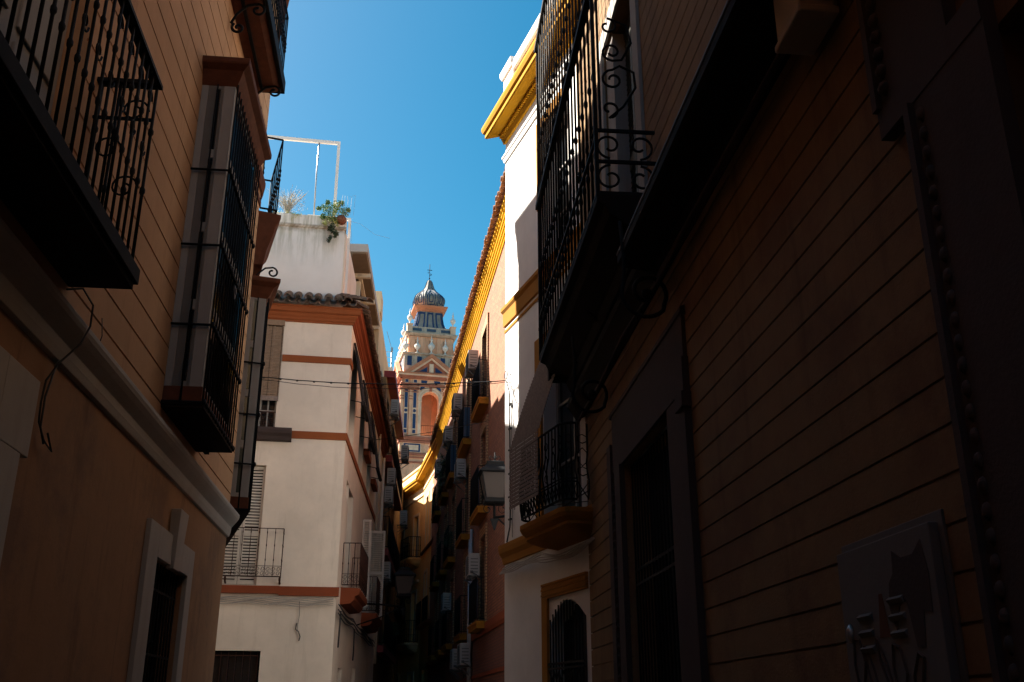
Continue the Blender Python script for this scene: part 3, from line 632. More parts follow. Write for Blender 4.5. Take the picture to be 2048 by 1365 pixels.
for (ua, ub, za, zb, t) in ((.28, 1.18, 8.05, 9.25, .17), (.14, 1.28, 3.72, 6.0, .2)):
    s = MB(FD); s.box(ub + .03, ub + .03 + t, 0, .035, za, zb + .18); s.box(ua - .03, ub + .03, 0, .035, zb + .03, zb + .18); s.build('window_surround', M['yellow_dull'], D, bevel=.004)
s = MB(FD)
for k in range(6):
    z = 2.84 + k * .03; s.box(.02, 1.36, 0, .03 + .006 * (k % 2), z, z + .026)
s.box(1.18, 1.35, 0, .033, .8, 2.84); s.build('window_surround', M['yellow_dull'], D)
for (ua, ub, za, zb) in ((.28, 1.18, 7.2, 9.25), (.14, 1.28, 3.70, 6.0), (.10, 1.12, .8, 2.80)):
    panel_window(FD, D, ua, ub, za, zb, -.2, 'grey_wood' if za > 3 else 'dark', .06, (1, 2))
gm = MB(FD)
for k, u in enumerate(frange(.14, 1.12, .085)):
    zt = 2.56 + .22 * math.sin(math.pi * (u - .10) / 1.02); gm.tube([(u, .03, .8), (u, .03, zt)], .010, 5)
for z in (.85, 1.4, 2.05, 2.10): gm.box(.10, 1.12, .02, .045, z - .012, z + .012)
for k in range(7):
    for s2 in (0, 1):
        for r3 in range(3): gm.tube([(.12 + k * .14, .035, 1.42 + r3 * .2), (.19 + k * .14, .035, 1.52 + r3 * .2), (.12 + k * .14, .035, 1.62 + r3 * .2)] if s2 else [(.26 + k * .14, .035, 1.42 + r3 * .2), (.19 + k * .14, .035, 1.52 + r3 * .2), (.26 + k * .14, .035, 1.62 + r3 * .2)], .008, 4)
gm.build('grille', M['iron'], D)
# bow balcony
def bow(ua, ub, w, n=10, c=.35):
    """rounded front outline, (u,w)"""
    pts = [(ua, 0), (ua, w * (1 - c))]
    pts += [(ua + (w * c) * (1 - math.cos(a)), w * (1 - c) + w * c * math.sin(a)) for a in [math.pi / 2 * k / 4 for k in range(1, 5)]]
    pts += [(ub - (w * c) * (1 - math.cos(a)), w * (1 - c) + w * c * math.sin(a)) for a in [math.pi / 2 * (4 - k) / 4 for k in range(0, 5)]]
    return pts + [(ub, 0)]
bl = MB(FD)
lv = [(.02, 3.36, -.0), (.20, 3.40, .0), (.30, 3.43, 0), (.36, 3.47, 0), (.36, 3.50, 0), (.41, 3.55, 0), (.43, 3.59, 0), (.43, 3.64, 0)]
lps = []
for w, z, _ in lv:
    e = .43 - w; lps.append([(u, ww, z) for u, ww in bow(-.35 + e * .6, 1.12 - e * .6, w)])
bl.loops(lps, smooth=False); bd = bl.build('balcony', M['yellow_dull'], D)
rl = MB(FD); H0, H1 = 3.72, 4.56
def bellyw(t): return .02 + .03 * math.sin(math.pi * min(1, t * 1.5)) * (1 - t) * 1.6
path = bow(-.32, 1.08, .40)
dense = []
for a, b in zip(path, path[1:]):
    L = math.hypot(b[0] - a[0], b[1] - a[1]); m = max(1, int(L / .09))
    dense += [(a[0] + (b[0] - a[0]) * k / m, a[1] + (b[1] - a[1]) * k / m) for k in range(m)]
cu, cw_ = .38, .1
def out(p, e):
    dx, dy = p[0] - cu, p[1] - cw_; l = math.hypot(dx, dy) or 1; return (p[0] + dx / l * e, p[1] + dy / l * e)
for k, p in enumerate(dense):
    if p[1] < .06: continue
    pts = []
    for i in range(9):
        t = i / 8; q = out(p, bellyw(t)); sh = (.045 if (k % 4 in (1, 2)) else -.0) * (1 if i in (3, 4) else 0); pts.append((q[0] + sh, q[1], H0 + (H1 - H0) * t))
    rl.tube(pts, .009, 5)
for t in (0, .22, .26, 1):
    rl.tube([(*out(p, bellyw(t)), H0 + (H1 - H0) * t) for p in path[1:-1]], .014 if t in (0, 1) else .009, 5)
for k, p in enumerate(dense[::1]):
    if p[1] < .06: continue
    q = out(p, bellyw(.12)); q2 = dense[(k + 1) % len(dense)]
    rl.tube([(*out(p, bellyw(.0)), H0 + .01), (*out(q2, bellyw(.22)), H0 + .19)], .006, 4); rl.tube([(*out(q2, bellyw(.0)), H0 + .01), (*out(p, bellyw(.22)), H0 + .19)], .006, 4)
for k in range(1, len(dense) - 2, 2):
    p, q2 = dense[k], dense[k + 1]
    if p[1] < .08 or q2[1] < .08: continue
    for zc, hh in ((4.18, .10), (4.02, .05), (4.38, .05)):
        c0 = out(((p[0] + q2[0]) / 2, (p[1] + q2[1]) / 2), .045); ex = ((q2[0] - p[0]), (q2[1] - p[1]))
        rl.tube([(c0[0] + ex[0] * a * .42, c0[1] + ex[1] * a * .42, zc + b * hh) for a, b in ((-1, -.5), (-1, .5), (0, 1), (1, .5), (1, -.5), (0, -1), (-1, -.5))], .006, 4)
rl.build('railing', M['iron'], bd)
# reed blind slung over the balcony
rb_ = thing('roller_blind', 'dark reed roller blind slung from the window over the bulging iron balcony', 'blind', FD.P(.55, .2, 3.8))
v = MB(FD)
T0, T1, T2 = (.10, 5.86), (.545, 4.56), (.555, 3.80)
n1 = 31
for k in range(n1):
    t = k / n1; w = T0[0] + (T1[0] - T0[0]) * t + .02 * math.sin(t * 3.1); z = T0[1] + (T1[1] - T0[1]) * t
    v.box(.06 + .0 * t, 1.0, w - .004, w + .004, z - .017, z + .017)
for k in range(17):
    z = T1[1] - (T1[1] - T2[1]) * k / 17; v.box(.06, 1.0 + .006 * (k % 3), T2[0] - .004, T2[0] + .004, z - .017, z + .017)
v.build('reed_slats', M['dark_blind'], rb_)
v = MB(FD)
for u in (.25, .55, .85): v.tube([(u, T0[0] - .012, T0[1]), (u, T1[0] - .012, T1[1]), (u, T2[0] - .010, T2[1])], .004, 4)
v.box(.04, 1.02, .06, .12, 5.84, 5.92); v.build('cord', M['cable'], rb_)
mb = MB(FD)
for k in range(5):
    mb.tube([(u, .05 + .012 * k, 3.38 - .022 * k - (.10 * math.sin(max(0, min(1, (u + .4) / 1.7)) * math.pi)) * .9 + .012 * math.sin(u * 6 + k)) for u in frange(-1.0, 2.8, .12)], .009, 4)
tag(mb.build('cable_bundle', M['cable_w']), 'sagging bundle of grey cables below the yellow band of the white house', 'cable')
mb = MB(FD)
mb.tube([(2.57, .06, 5.97), (2.52, .03, 5.8), (2.52, .02, 5.2), (2.49, .025, 4.7), (2.47, .025, 4.3), (2.50, .025, 3.9), (2.46, .08, 3.69)], .010, 5); mb.tube([(2.47, .03, 5.75), (2.43, .02, 5.0), (2.42, .02, 3.75)], .004, 4)
mb.tube([(2.57, .04, 5.95), (2.40, .03, 5.8), (2.24, .02, 5.55)], .005, 4); mb.tube(spiral((2.60, .05, 6.06), (1, 0), .06, .06, -1.6, 4.7, 14), .008, 4)
for z in (5.6, 5.25, 4.95, 4.62, 4.3, 4.0): mb.box(2.455, 2.535, .01, .04, z - .01, z + .01)
tag(mb.build('wall_cable', M['cable']), 'black cable clipped vertically down the far edge of the white house', 'cable')
mb = MB(FD); mb.tube([(1.62, -.35, 11.1), (1.62, -.35, 14.5)], .022, 6); mb.tube([(1.42, -.35, 11.1), (1.42, -.35, 14.5)], .010, 5)
tag(mb.build('roof_pole', M['white_metal']), 'thin white pole standing on the roof of the white and yellow house', 'pole')

# ============================================================ brick house
E_ = thing('brick_apartment_house', 'orange brick apartment house with ribbed yellow eave, clay tiles and rows of small balconies', 'house', FE.P(15, 0, 0))
cols = [(10.02, 11.35), (14.10, 15.35), (18.55, 19.9), (21.75, 22.95), (25.3, 26.7)]
lev = [8.98, 6.24, 3.56]
holes = [(a + .15, b - .1, z, z + 2.05) for a, b in cols for z in lev]
mb = MB(FE); mb.facade(4.5, 31.5, 3.5, 11.95, holes, T=.35); mb.build('wall', M['brick'], E_)
mb = MB(FE); mb.facade(4.5, 31.5, 0, 3.30, [(a + .1, b, .1, 2.2) for a, b in cols], T=.3); mb.build('ground_wall', M['brick_d'], E_)
mb = MB(FE); mb.prof([(-.3, 3.28), (.03, 3.28), (.05, 3.36), (.05, 3.52), (-.3, 3.54)], 4.5, 31.5); mb.box(4.5, 31.5, -.2, .03, 2.36, 2.44); mb.build('band', M['terra_d'], E_)
bq = brick_mat('tan_brick_quoin', (.42, .26, .13), (.34, .19, .10), (.15, .08, .05), .14, .075, .012); M['quoin'] = bq
for a, b in cols:
    for z in lev:
        mb = MB(FE)
        mb.box(a + .0, a + .15, 0, .045, z, z + 2.3); mb.box(b - .1, b + .05, 0, .045, z, z + 2.3); mb.box(a + .15, b - .1, 0, .045, z + 2.05, z + 2.3)
        mb.build('window_surround', M['quoin'], E_)
for i, (a, b) in enumerate(cols):
    for z in lev: 
        panel_window(FE, E_, a + .15, b - .1, z, z + 2.05, -.25, 'dark', .07, (1, 1), 'balcony_door')
        s = MB(FE); e_ = b + .5
        s.box(a, e_, 0, .24, z - .16, z - .02); s.box(a - .02, e_ + .02, 0, .26, z - .05, z)
        so = s.build('balcony', M['yellow_dull'], E_)
        r = MB(FE); railing(r, [(a + .03, .02), (a + .03, .235), (e_ - .03, .235), (e_ - .03, .02)], z + .06, z + 1.0, .11, .007, (), rail=.012); ro = r.build('railing', M['iron'], so)
        if (i, z) in ((0, lev[0]), (1, lev[0]), (0, lev[1]), (2, lev[0]), (0, lev[2])):
            r = MB(FE); r.box(a + .06, e_ - .06, .215, .225, z + .08, z + .95); r.box(a + .045, a + .05, .03, .21, z + .08, z + .95) if i != 0 else None; r.build('privacy_screen', M['blue_tarp'], so)
# ribbed eave: five rounded courses stepping outwards
mb = MB(FE)
for k in range(6):
    w0 = .0 + .034 * k; z0 = 11.86 + .080 * k
    mb.prof([(-.05, z0), (w0 + .012, z0 + .004), (w0 + .030, z0 + .022), (w0 + .036, z0 + .045), (w0 + .030, z0 + .066), (w0 + .008, z0 + .078), (-.05, z0 + .078)], 4.5, 31.5)
mb.build('ribbed_eave', M['yellow_e'], E_)
mb = MB(FE); tiles_row(mb, 4.5, 31.5, .33, -.3, 12.40, 12.64, .22, .085); mb.build('roof_tiles', M['tile_e'], E_)
mb = MB(FE); mb.hull([(4.5, .22, 12.33), (4.5, -5, 13.6), (4.5, -5, 12.0)], [(31.5, .22, 12.33), (31.5, -5, 13.6), (31.5, -5, 12.0)]); mb.build('roof', M['tile_e'], E_)
mb = MB(FE); mb.tube([(13.1, .06, 0), (13.1, .06, 6.2)], .045, 6); mb.tube([(13.6, .06, 0), (13.6, .06, 6.0)], .03, 6); mb.build('downpipe', M['steel'], E_)

# ============================================================ golden house at the bend
G = thing('townhouse', 'golden yellow townhouse with sunlit cornice and bow balconies closing the view at the street bend', 'house', (-5, 47.5, 0))
mb = MB(FG1); mb.facade(-13.5, 2.95, 0, 12.3, [(.6, 1.5, 8.7, 11.0), (-1.6, -.7, 8.7, 11.0), (.6, 1.5, 5.2, 7.5), (-1.7, -.8, 5.2, 7.5), (.5, 1.5, 1, 3.3)], T=.25); mb.build('wall', M['gold'], G)
mb = MB(FG); mb.facade(0, 9, 0, 11.3, [(.7, 1.55, 8.45, 10.55), (3.4, 4.3, 8.45, 10.55), (.7, 1.55, 4.6, 6.9), (3.4, 4.3, 4.6, 6.9), (.8, 1.7, .8, 3.2), (3.4, 4.3, .8, 3.2)], T=.3); mb.build('wall', M['gold'], G)
mb = MB(FG); mb.facade(0, 9, 11.302, 12.9, T=.2, depth=5.9); mb.prof([(-.02, 11.35), (.05, 11.37), (.05, 11.43), (-.02, 11.45)], 0, 9); mb.prof([(-.2, 12.86), (.06, 12.88), (.08, 12.96), (-.2, 13.0)], 0, 9); mb.build('parapet', M['gold_hi'], G)
mb = MB(FG1); mb.facade(-6, 2.95, 12.302, 13.1, T=.2, depth=5.9); mb.prof([(-.2, 13.06), (.05, 13.08), (.07, 13.16), (-.2, 13.2)], -6, 2.95, 0, .2); mb.prof([(-.02, 11.6), (.04, 11.62), (.04, 11.72), (-.02, 11.74)], -6, 2.95); mb.build('parapet', M['gold_hi'], G)
co = [(-.02, 11.80), (.05, 11.82), (.08, 11.92), (.34, 11.98), (.34, 12.06), (.40, 12.10), (.42, 12.2), (-.02, 12.26)]
mb = MB(FG); mb.prof(co, 0, 9); mb.build('cornice', M['yellow'], G)
mb = MB(FG1); mb.prof([(w, z + .13) for w, z in co], -13, 2.95, 0, .1); mb.build('cornice', M['yellow'], G)
mb = MB(FG1); mb.prof([(-.02, 8.5), (.06, 8.52), (.08, 8.62), (-.02, 8.64)], -13, 2.95); mb.build('string_course', M['brown_trim'], G)
def arrow(fr, par, items):
    for (ua, ub, za, zb) in items:
        panel_window(fr, par, ua, ub, za, zb, -.18, 'grey_wood', .07, (1, 2))
        s = MB(fr); s.box(ua - .12, ua, 0, .03, za, zb + .12); s.box(ub, ub + .12, 0, .03, za, zb + .12); s.box(ua, ub, 0, .03, zb, zb + .12); s.build('window_surround', M['gold_hi'], par)
arrow(FG1, G, [(.6, 1.5, 8.7, 11.0), (-1.6, -.7, 8.7, 11.0), (.6, 1.5, 5.2, 7.5), (-1.7, -.8, 5.2, 7.5)])
arrow(FG, G, [(.7, 1.55, 8.45, 10.55), (3.4, 4.3, 8.45, 10.55), (.7, 1.55, 4.6, 6.9), (3.4, 4.3, 4.6, 6.9), (.8, 1.7, .8, 3.2), (3.4, 4.3, .8, 3.2)])
mb = MB(FG); mb.prof([(0, 7.3), (.10, 7.33), (.14, 7.42), (0, 7.45)], .3, 1.9); mb.build('window_hood', M['gold_hi'], G)
for z, mat in ((8.42, 'gold'), (4.55, 'gold_hi')):
    s = MB(FG); lps = []
    for w, zz in ((.05, z - .42), (.25, z - .36), (.45, z - .25), (.55, z - .12), (.62, z - .08), (.62, z)): lps.append([(u, ww, zz) for u, ww in bow(.15 + (.62 - w) * .5, 2.3 - (.62 - w) * .5, w)])
    s.loops(lps, smooth=False); so = s.build('balcony', M[mat], G)
    r = MB(FG); railing(r, [(.2, .02), (.2, .45), (.35, .58), (2.1, .58), (2.25, .45), (2.25, .02)], z + .06, z + 1.0, .12, .012, (z + .6,), (z + .08, z + .36), rail=.02); r.build('railing', M['iron'], so)
s = MB(FG1); s.box(-2.2, -.3, 0, .3, 5.05, 5.18); s.box(.2, 2.0, 0, .3, 5.05, 5.18); so = s.build('balcony', M['terra_d'], G)
r = MB(FG1); railing(r, [(-2.2, .28), (-.3, .28)], 5.2, 6.15, .12, .012); railing(r, [(.2, .28), (2.0, .28)], 5.2, 6.15, .12, .012); r.build('railing', M['iron'], so)

# ============================================================ white house with terracotta bands
B = thing('townhouse', 'white corner townhouse with terracotta bands and cornice under old clay eave tiles', 'house', (-4, 21.5, 0))
hb = [(-1.86, -1.50, 7.22, 9.66), (-2.75, -1.60, 3.97, 6.42), (-2.9, -1.40, 1.1, 2.71)]
mb = MB(FB); mb.facade(-4.2, 0, 0, 10.03, hb, T=.22, depth=2.2); mb.build('front_wall', M['cream_b'], B)
hs = [(.75, 1.35, 5.9, 6.35), (.45, 1.65, 7.2, 9.2), (3.2, 4.4, 7.2, 9.3), (6.0, 7.2, 7.2, 9.3), (1.3, 2.5, 3.96, 6.3), (6.9, 8.2, 3.96, 6.3), (1.2, 2.0, .4, 2.45), (4.6, 5.5, .4, 2.6), (9.6, 10.5, 4.0, 6.3), (9.4, 10.4, 7.2, 9.2)]
mb = MB(FS); mb.facade(0, 12.4, 0, 10.027, hs, T=.25, depth=4); mb.build('side_wall', M['cream_b'], B)
cb = [(-.05, 9.66), (.03, 9.66), (.035, 9.70), (.06, 9.71), (.065, 9.76), (.10, 9.79), (.12, 9.82), (.12, 9.84), (.18, 9.86), (.19, 9.88), (.19, 9.96), (.21, 9.97), (.21, 10.0), (-.05, 10.04)]
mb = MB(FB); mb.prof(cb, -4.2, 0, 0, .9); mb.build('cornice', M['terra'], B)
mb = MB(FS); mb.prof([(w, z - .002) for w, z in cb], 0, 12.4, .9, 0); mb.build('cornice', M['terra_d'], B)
def tileband(fr, ua, ub, par, mat='tile'):
    mb = MB(fr); tiles_row(mb, ua, ub, .33, -.28, 10.03, 10.36, .215, .098, .014); o = mb.build('eave_tiles', M[mat], par); return o
tileband(FB, -4.2, -.02, B); tileband(FS, .12, 12.4, B)
mb = MB(W0); c = FB.P(0, 0, 0); tipv = (FB.n[0] + FS.n[0], FB.n[1] + FS.n[1])
for k in range(4):
    t0, t1 = k / 4, (k + 1.15) / 4; lp = []
    for t, sc in ((t0, 1), (t1, .85)):
        p = (c[0] + tipv[0] * (.36 - .62 * t), c[1] + tipv[1] * (.36 - .62 * t), 10.10 + .36 * t); l = math.hypot(*tipv); ex = (tipv[1] / l, -tipv[0] / l)
        ring = [(p[0] + ex[0] * .11 * sc * math.cos(math.pi * a / 6), p[1] + ex[1] * .11 * sc * math.cos(math.pi * a / 6), p[2] + .10 * sc * math.sin(math.pi * a / 6)) for a in range(7)]
        ring += [(p[0] + ex[0] * .09 * sc * math.cos(math.pi * a / 6), p[1] + ex[1] * .09 * sc * math.cos(math.pi * a / 6), p[2] + .08 * sc * math.sin(math.pi * a / 6)) for a in range(6, -1, -1)]
        lp.append(ring)
    mb.loops(lp, smooth=False)
mb.build('hip_tile', M['tile'], B)
for z0, z1 in ((8.73, 8.88), (7.02, 7.18)):
    mb = MB(FB); mb.box(-1.46 if z0 > 8 else -1.13, .025, -.02, .03, z0, z1); mb.box(-4.2, -1.88 if z0 > 8 else -1.9, -.02, .03, z0, z1); mb.build('band', M['terra'], B)
    mb = MB(FS)
    if z0 > 8: mb.box(-.02, .44, -.02, .028, z0, z1)
    else: mb.box(-.02, 10.2, -.02, .028, z0, z1)
    mb.build('band', M['terra'], B)
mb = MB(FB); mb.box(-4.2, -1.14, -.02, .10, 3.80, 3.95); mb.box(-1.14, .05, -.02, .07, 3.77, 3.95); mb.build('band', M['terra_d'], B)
mb = MB(FB); mb.prof([(0, 6.93), (.10, 6.95), (.13, 7.02), (.20, 7.08), (.22, 7.14), (.22, 7.19), (0, 7.19)], -2.6, -1.13); mb.build('window_ledge', M['stone_dark'], B)
bw = panel_window(FB, B, -1.86, -1.50, 7.22, 9.66, -.13, 'grey_wood', .04, (1, 5))
mb = MB(FB)
rr_ = MB(FB); railing(rr_, [(-1.86, -.01), (-1.50, -.01)], 7.24, 7.58, .4, .006, (), (7.25, 7.57), rail=.012); rr_.build('railing', M['rust_iron'], bw)
# shuttered balcony door
v = MB(FB)
for k in range(3): louvre(v, -2.74 + k * .38, -2.37 + k * .38, 3.99, 6.40, -.10, .062, .045, 5.0)
v.build('shutter', M['shutter'], B)
v = MB(FB); v.box(-2.75, -1.60, -.16, -.135, 3.98, 6.41); v.build('shutter_slot_shade', M['dark'], B)  # dark sheet behind the slats stands in for shade in the slots
r = MB(FB); railing(r, [(-2.9, .16), (-1.13, .16), (-1.13, .0)], 4.12, 5.08, .165, .007, (4.45, 4.74, 5.0), (4.13, 4.33), rail=.011)
for u in (-1.14, -2.2): r.tube([(u, .16, 4.12), (u, .12, 4.03), (u, 0, 4.0)], .02, 5); r.lathe(u, .16, [(.005, 4.02), (.022, 4.05), (.022, 4.09), (.005, 4.12)], 6)
r.build('railing', M['rust_iron'], B)
gw = panel_window(FB, B, -2.9, -1.40, 1.1, 2.71, -.14, 'dark', .07, (1, 1))
r = MB(FB); grille_bars(r, -2.85, -1.45, 1.1, 2.70, -.06, .14, .008, (1.5, 2.62)); r.build('grille', M['rust_iron'], gw)
# side windows, hoods and balconies
for (a, b, z0, z1) in hs: panel_window(FS, B, a, b, z0, z1, -.16, 'grey_wood', .06, (1 if b - a > .7 else 0, 1))
mb = MB(FS); mb.box(4.55, 5.6, 0, .14, 7.84, 8.0); mb.build('window_hood', M['terra'], B)
mb = MB(FS); mb.box(7.5, 8.6, 0, .14, 7.7, 7.86); mb.build('window_hood', M['terra'], B)
for a, b in ((.8, 3.1), (6.55, 9.3)):
    s = MB(FS); s.prof([(0, 3.70), (.22, 3.72), (.30, 3.80), (.30, 3.86), (.38, 3.90), (.40, 3.97), (.40, 4.03), (0, 4.05)], a, b); so = s.build('balcony', M['terra_d'], B)
    r = MB(FS); railing(r, [(a + .03, .01), (a + .03, .375), (b - .03, .375), (b - .03, .01)], 4.10, 4.98, .13, .008, (4.55,), (4.11, 4.33), rail=.012); r.build('railing', M['rust_iron'], so)
for (u, wa, wb, z0, z1) in ((5.4, .02, .24, 4.06, 6.3), (8.0, .03, .46, 4.06, 6.45), (8.9, .03, .4, 4.06, 6.3)):
    v = MB(FS)
    v.box(u - .02, u + .02, wa, wa + .05, z0, z1); v.box(u - .02, u + .02, wb - .05, wb, z0, z1); v.box(u - .018, u + .018, wa + .05, wb - .05, z0, z0 + .06); v.box(u - .018, u + .018, wa + .05, wb - .05, z1 - .06, z1); v.box(u - .018, u + .018, wa + .05, wb - .05, (z0 + z1) / 2 - .04, (z0 + z1) / 2 + .04)
    z = z0 + .06
    while z < z1 - .08: v.hull([(u - .018, wa + .05, z + .03), (u + .014, wa + .05, z), (u + .014, wa + .05, z + .01), (u - .018, wa + .05, z + .04)], [(u - .018, wb - .05, z + .03), (u + .014, wb - .05, z), (u + .014, wb - .05, z + .01), (u - .018, wb - .05, z + .04)]); z += .06
    v.build('shutter', M['shutter'], B)
mb = MB(FS); mb.tube([(9.75, .06, 6.6), (9.75, .06, 10.2)], .035, 6); mb.tube([(12.2, .05, 3.0), (12.2, .05, 9.6)], .05, 6); mb.build('downpipe', M['cream'], B)
# roof terrace parapet
mb = MB(FB); mb.facade(-4.2, -.30, 10.0, 12.12, T=.1, w=-.25, depth=3.0); mb.prof([(-.5, 12.12), (-.22, 12.12), (-.20, 12.16), (-.20, 12.42), (-.5, 12.44)], -4.2, -.27)
mb.build('roof_parapet', M['parapet'], B)
# dark awnings on the street side
aw = None
for i, (a, b, lab) in enumerate(((.40, 1.75, 'dark window awning on the white side wall, the one nearest the corner'), (3.1, 4.5, 'dark window awning on the white side wall, the middle one of three'), (5.9, 7.3, 'dark window awning on the white side wall, the one farthest from the corner'))):
    z1, z0 = 9.35 - .0 * i, 8.0 - .1 * i; m_ = MB(FS); m_.hull([(a, .03, z1), (a, .06, z1), (a, .30, z0), (a, .26, z0)], [(b, .03, z1), (b, .06, z1), (b, .30, z0), (b, .26, z0)])
    m_.tube([(a - .02, .29, z0 - .02), (b + .02, .29, z0 - .02)], .05, 8); m_.tube([(a - .02, .04, z1 + .02), (b + .02, .04, z1 + .02)], .03, 6); m_.tube([(a + .02, .02, z0 + .05), (a + .02, .28, z0)], .012, 4); m_.tube([(b - .02, .02, z0 + .05), (b - .02, .28, z0)], .012, 4)
    tag(m_.build('window_awning', M['blk_cloth']), lab, 'awning', 'dark awnings on the side wall of the white house')
# brown slatted blind on the front
bl = thing('slat_blind', 'brown wooden slat blind hanging over the upper window of the white corner house', 'blind', FB.P(-1.7, .05, 7.9))
v = MB(FB); z = 9.50
while z > 7.92: v.box(-1.89, -1.475, .022, .032, z - .014, z + .014); z -= .034
v.build('slats', M['blind'], bl)
v = MB(FB); v.box(-1.90, -1.465, .0, .07, 9.54, 9.66); v.build('headbox', M['blind'], bl)
v = MB(FB); v.box(-1.89, -1.475, .018, .05, 7.82, 7.92); v.build('bottom_bar', M['dark_blind'], bl)
v = MB(FB)
for u in (-1.72, -1.50): v.tube([(u, .036, 9.54), (u, .036, 7.92)], .005, 4)
v.build('cord', M['dark'], bl)
# cables under the terracotta band
mb = MB(FB)
for k in range(6):
    mb.tube([(u, .05 + .015 * (k % 3), 3.735 - .028 * k - .02 * math.sin((u + 1.3) * 3.2) * (k / 5) + (.015 * math.sin(u * 9 + k))) for u in frange(-4.1, .03, .09)], .0085, 4)
tag(mb.build('cable_bundle', M['cable_w']), 'bundle of pale cables running under the lowest terracotta band of the white house', 'cable')
mb = MB(FB); mb.tube([(-.72, .06, 3.66), (-.70, .05, 3.4), (-.72, .04, 3.22), (-.72, .04, 3.1)], .006, 4); mb.tube([(-.74, .05, 3.24), (-.76, .06, 3.12), (-.70, .05, 3.08), (-.66, .05, 2.98), (-.68, .05, 2.9)], .012, 5)
tag(mb.build('loose_cable', M['cable']), 'single loose wire dangling from the cable bundle on the white front wall', 'cable')
mb = MB(FS)
for k in range(7):
    mb.tube([(u, .06 + .02 * (k % 3), 3.62 - .03 * k - .06 * abs(math.sin(u * .9)) + .012 * math.sin(u * 2.3 + k * 1.3)) for u in frange(.0, 11, .2)], .011, 4)
mb.tube([(.1, .1, 3.5), (.12, .09, 3.1), (.05, .09, 2.9), (.15, .08, 2.8)], .018, 5); mb.tube([(3.5, .1, 3.4), (3.6, .1, 2.9), (3.5, .1, 2.7)], .018, 5)
tag(mb.build('cable_bundle', M['cable']), 'tangled dark cables running along the side wall of the white house under its balconies', 'cable')
# white house wing with pergola roof, behind
Wg = thing('townhouse', 'cream townhouse with a flat pergola roof rising behind the clay tiles of the white house', 'house', FS.P(8, -.5, 0))
mb = MB(FS); mb.facade(.34, 3.2, 10.0, 12.10, w=-.30, T=.1, depth=3.4); mb.build('stair_wall', M['cream_b'], Wg)
mb = MB(FS); mb.facade(3.2, 10.4, 10.0, 13.5, [(5.5, 6.5, 11.2, 13.0)], w=-1.5, T=.1, depth=3.4); mb.box(3.2, 10.4, -.5, -.4, 10.0, 11.0); mb.build('wall', M['ecru'], Wg)
mb = MB(FS); mb.facade(10.4, 18.8, 0, 14.2, w=-.20, T=.1, depth=4); mb.box(10.4, 11.3, -.9, -.17, 14.2, 14.95); mb.build('wall', M['ecru'], Wg)
mb = MB(FS); mb.facade(18.8, 22, 0, 15.1, w=-.20, T=.1, depth=4); mb.build('rear_wall', M['grey'], Wg)
pg = MB(FS); pg.box(4.6, 10.39, -3, -.18, 13.66, 13.90); pg.build('pergola_roof', M['grey'], Wg)
pg = MB(FS); pg.box(4.65, 10.38, -2.9, -.22, 13.62, 13.655); pg.build('pergola_soffit', M['soffit'], Wg)
pg = MB(FS)
for u in (6.0, 8.0, 10.2): pg.box(u, u + .12, -2.95, -.19, 13.50, 13.62)
for w in (-.55,): pg.box(6.0, 10.3, w, w + .1, 13.52, 13.60)
pg.box(6.3, 6.42, -.62, -.5, 10.9, 13.5); pg.build('pergola_beam', M['cream'], Wg)
panel_window(FS, Wg, 5.5, 6.5, 11.2, 13.0, -1.56, 'dark', .06, (1, 1))
# maroon trimmed house farther down on the left
Mh = thing('townhouse', 'shaded townhouse with maroon eave and stacked dark balconies farther down the left side', 'house', FS.P(17, 0, 0))
hm = [(13.3 + 3.2 * k, 14.4 + 3.2 * k, z, z + 2.3) for k in range(3) for z in (9.8, 6.65, 3.6)]
mb = MB(FS); mb.facade(12.42, 23.5, 0, 12.56, hm, T=.25, depth=4); mb.build('wall', M['ochre'], Mh)
mb = MB(FS); mb.box(12.45, 21, -.1, .30, 12.56, 12.80); mb.build('eave', M['maroon'], Mh)
for h in hm: panel_window(FS, Mh, *h, -.16, 'dark', .06, (1, 1))
for z in (9.8, 6.65, 3.6):
    s = MB(FS); s.box(12.5, 21.5, 0, .30, z - .24, z - .02); so = s.build('balcony', M['maroon'], Mh)
    r = MB(FS); railing(r, [(12.53, .02), (12.53, .285), (21.4, .285)], z + .05, z + 1.05, .12, .010, rail=.014); r.build('railing', M['iron'], so)
Nh = thing('townhouse', 'dark plain townhouse at the far left end of the street below the golden house', 'house', FS.P(30, 0, 0))
hn = [(25 + 3 * k, 26 + 3 * k, z, z + 2.0) for k in range(5) for z in (5.8, 2.2)]
mb = MB(FS); mb.facade(23.5, 44, 0, 12.1, hn, T=.25, depth=8); mb.build('wall', M['ochre'], Nh)  # height raised so that it shades the golden house
for h in hn: panel_window(FS, Nh, *h, -.16, 'dark', .06, (1, 1))
s = MB(FS); s.box(24.2, 40, 0, .3, 5.6, 5.76); so = s.build('balcony', M['dark'], Nh)
r = MB(FS); railing(r, [(24.25, .02), (24.25, .28), (39.9, .28)], 5.8, 6.8, .14, .012, rail=.016); r.build('railing', M['iron'], so)
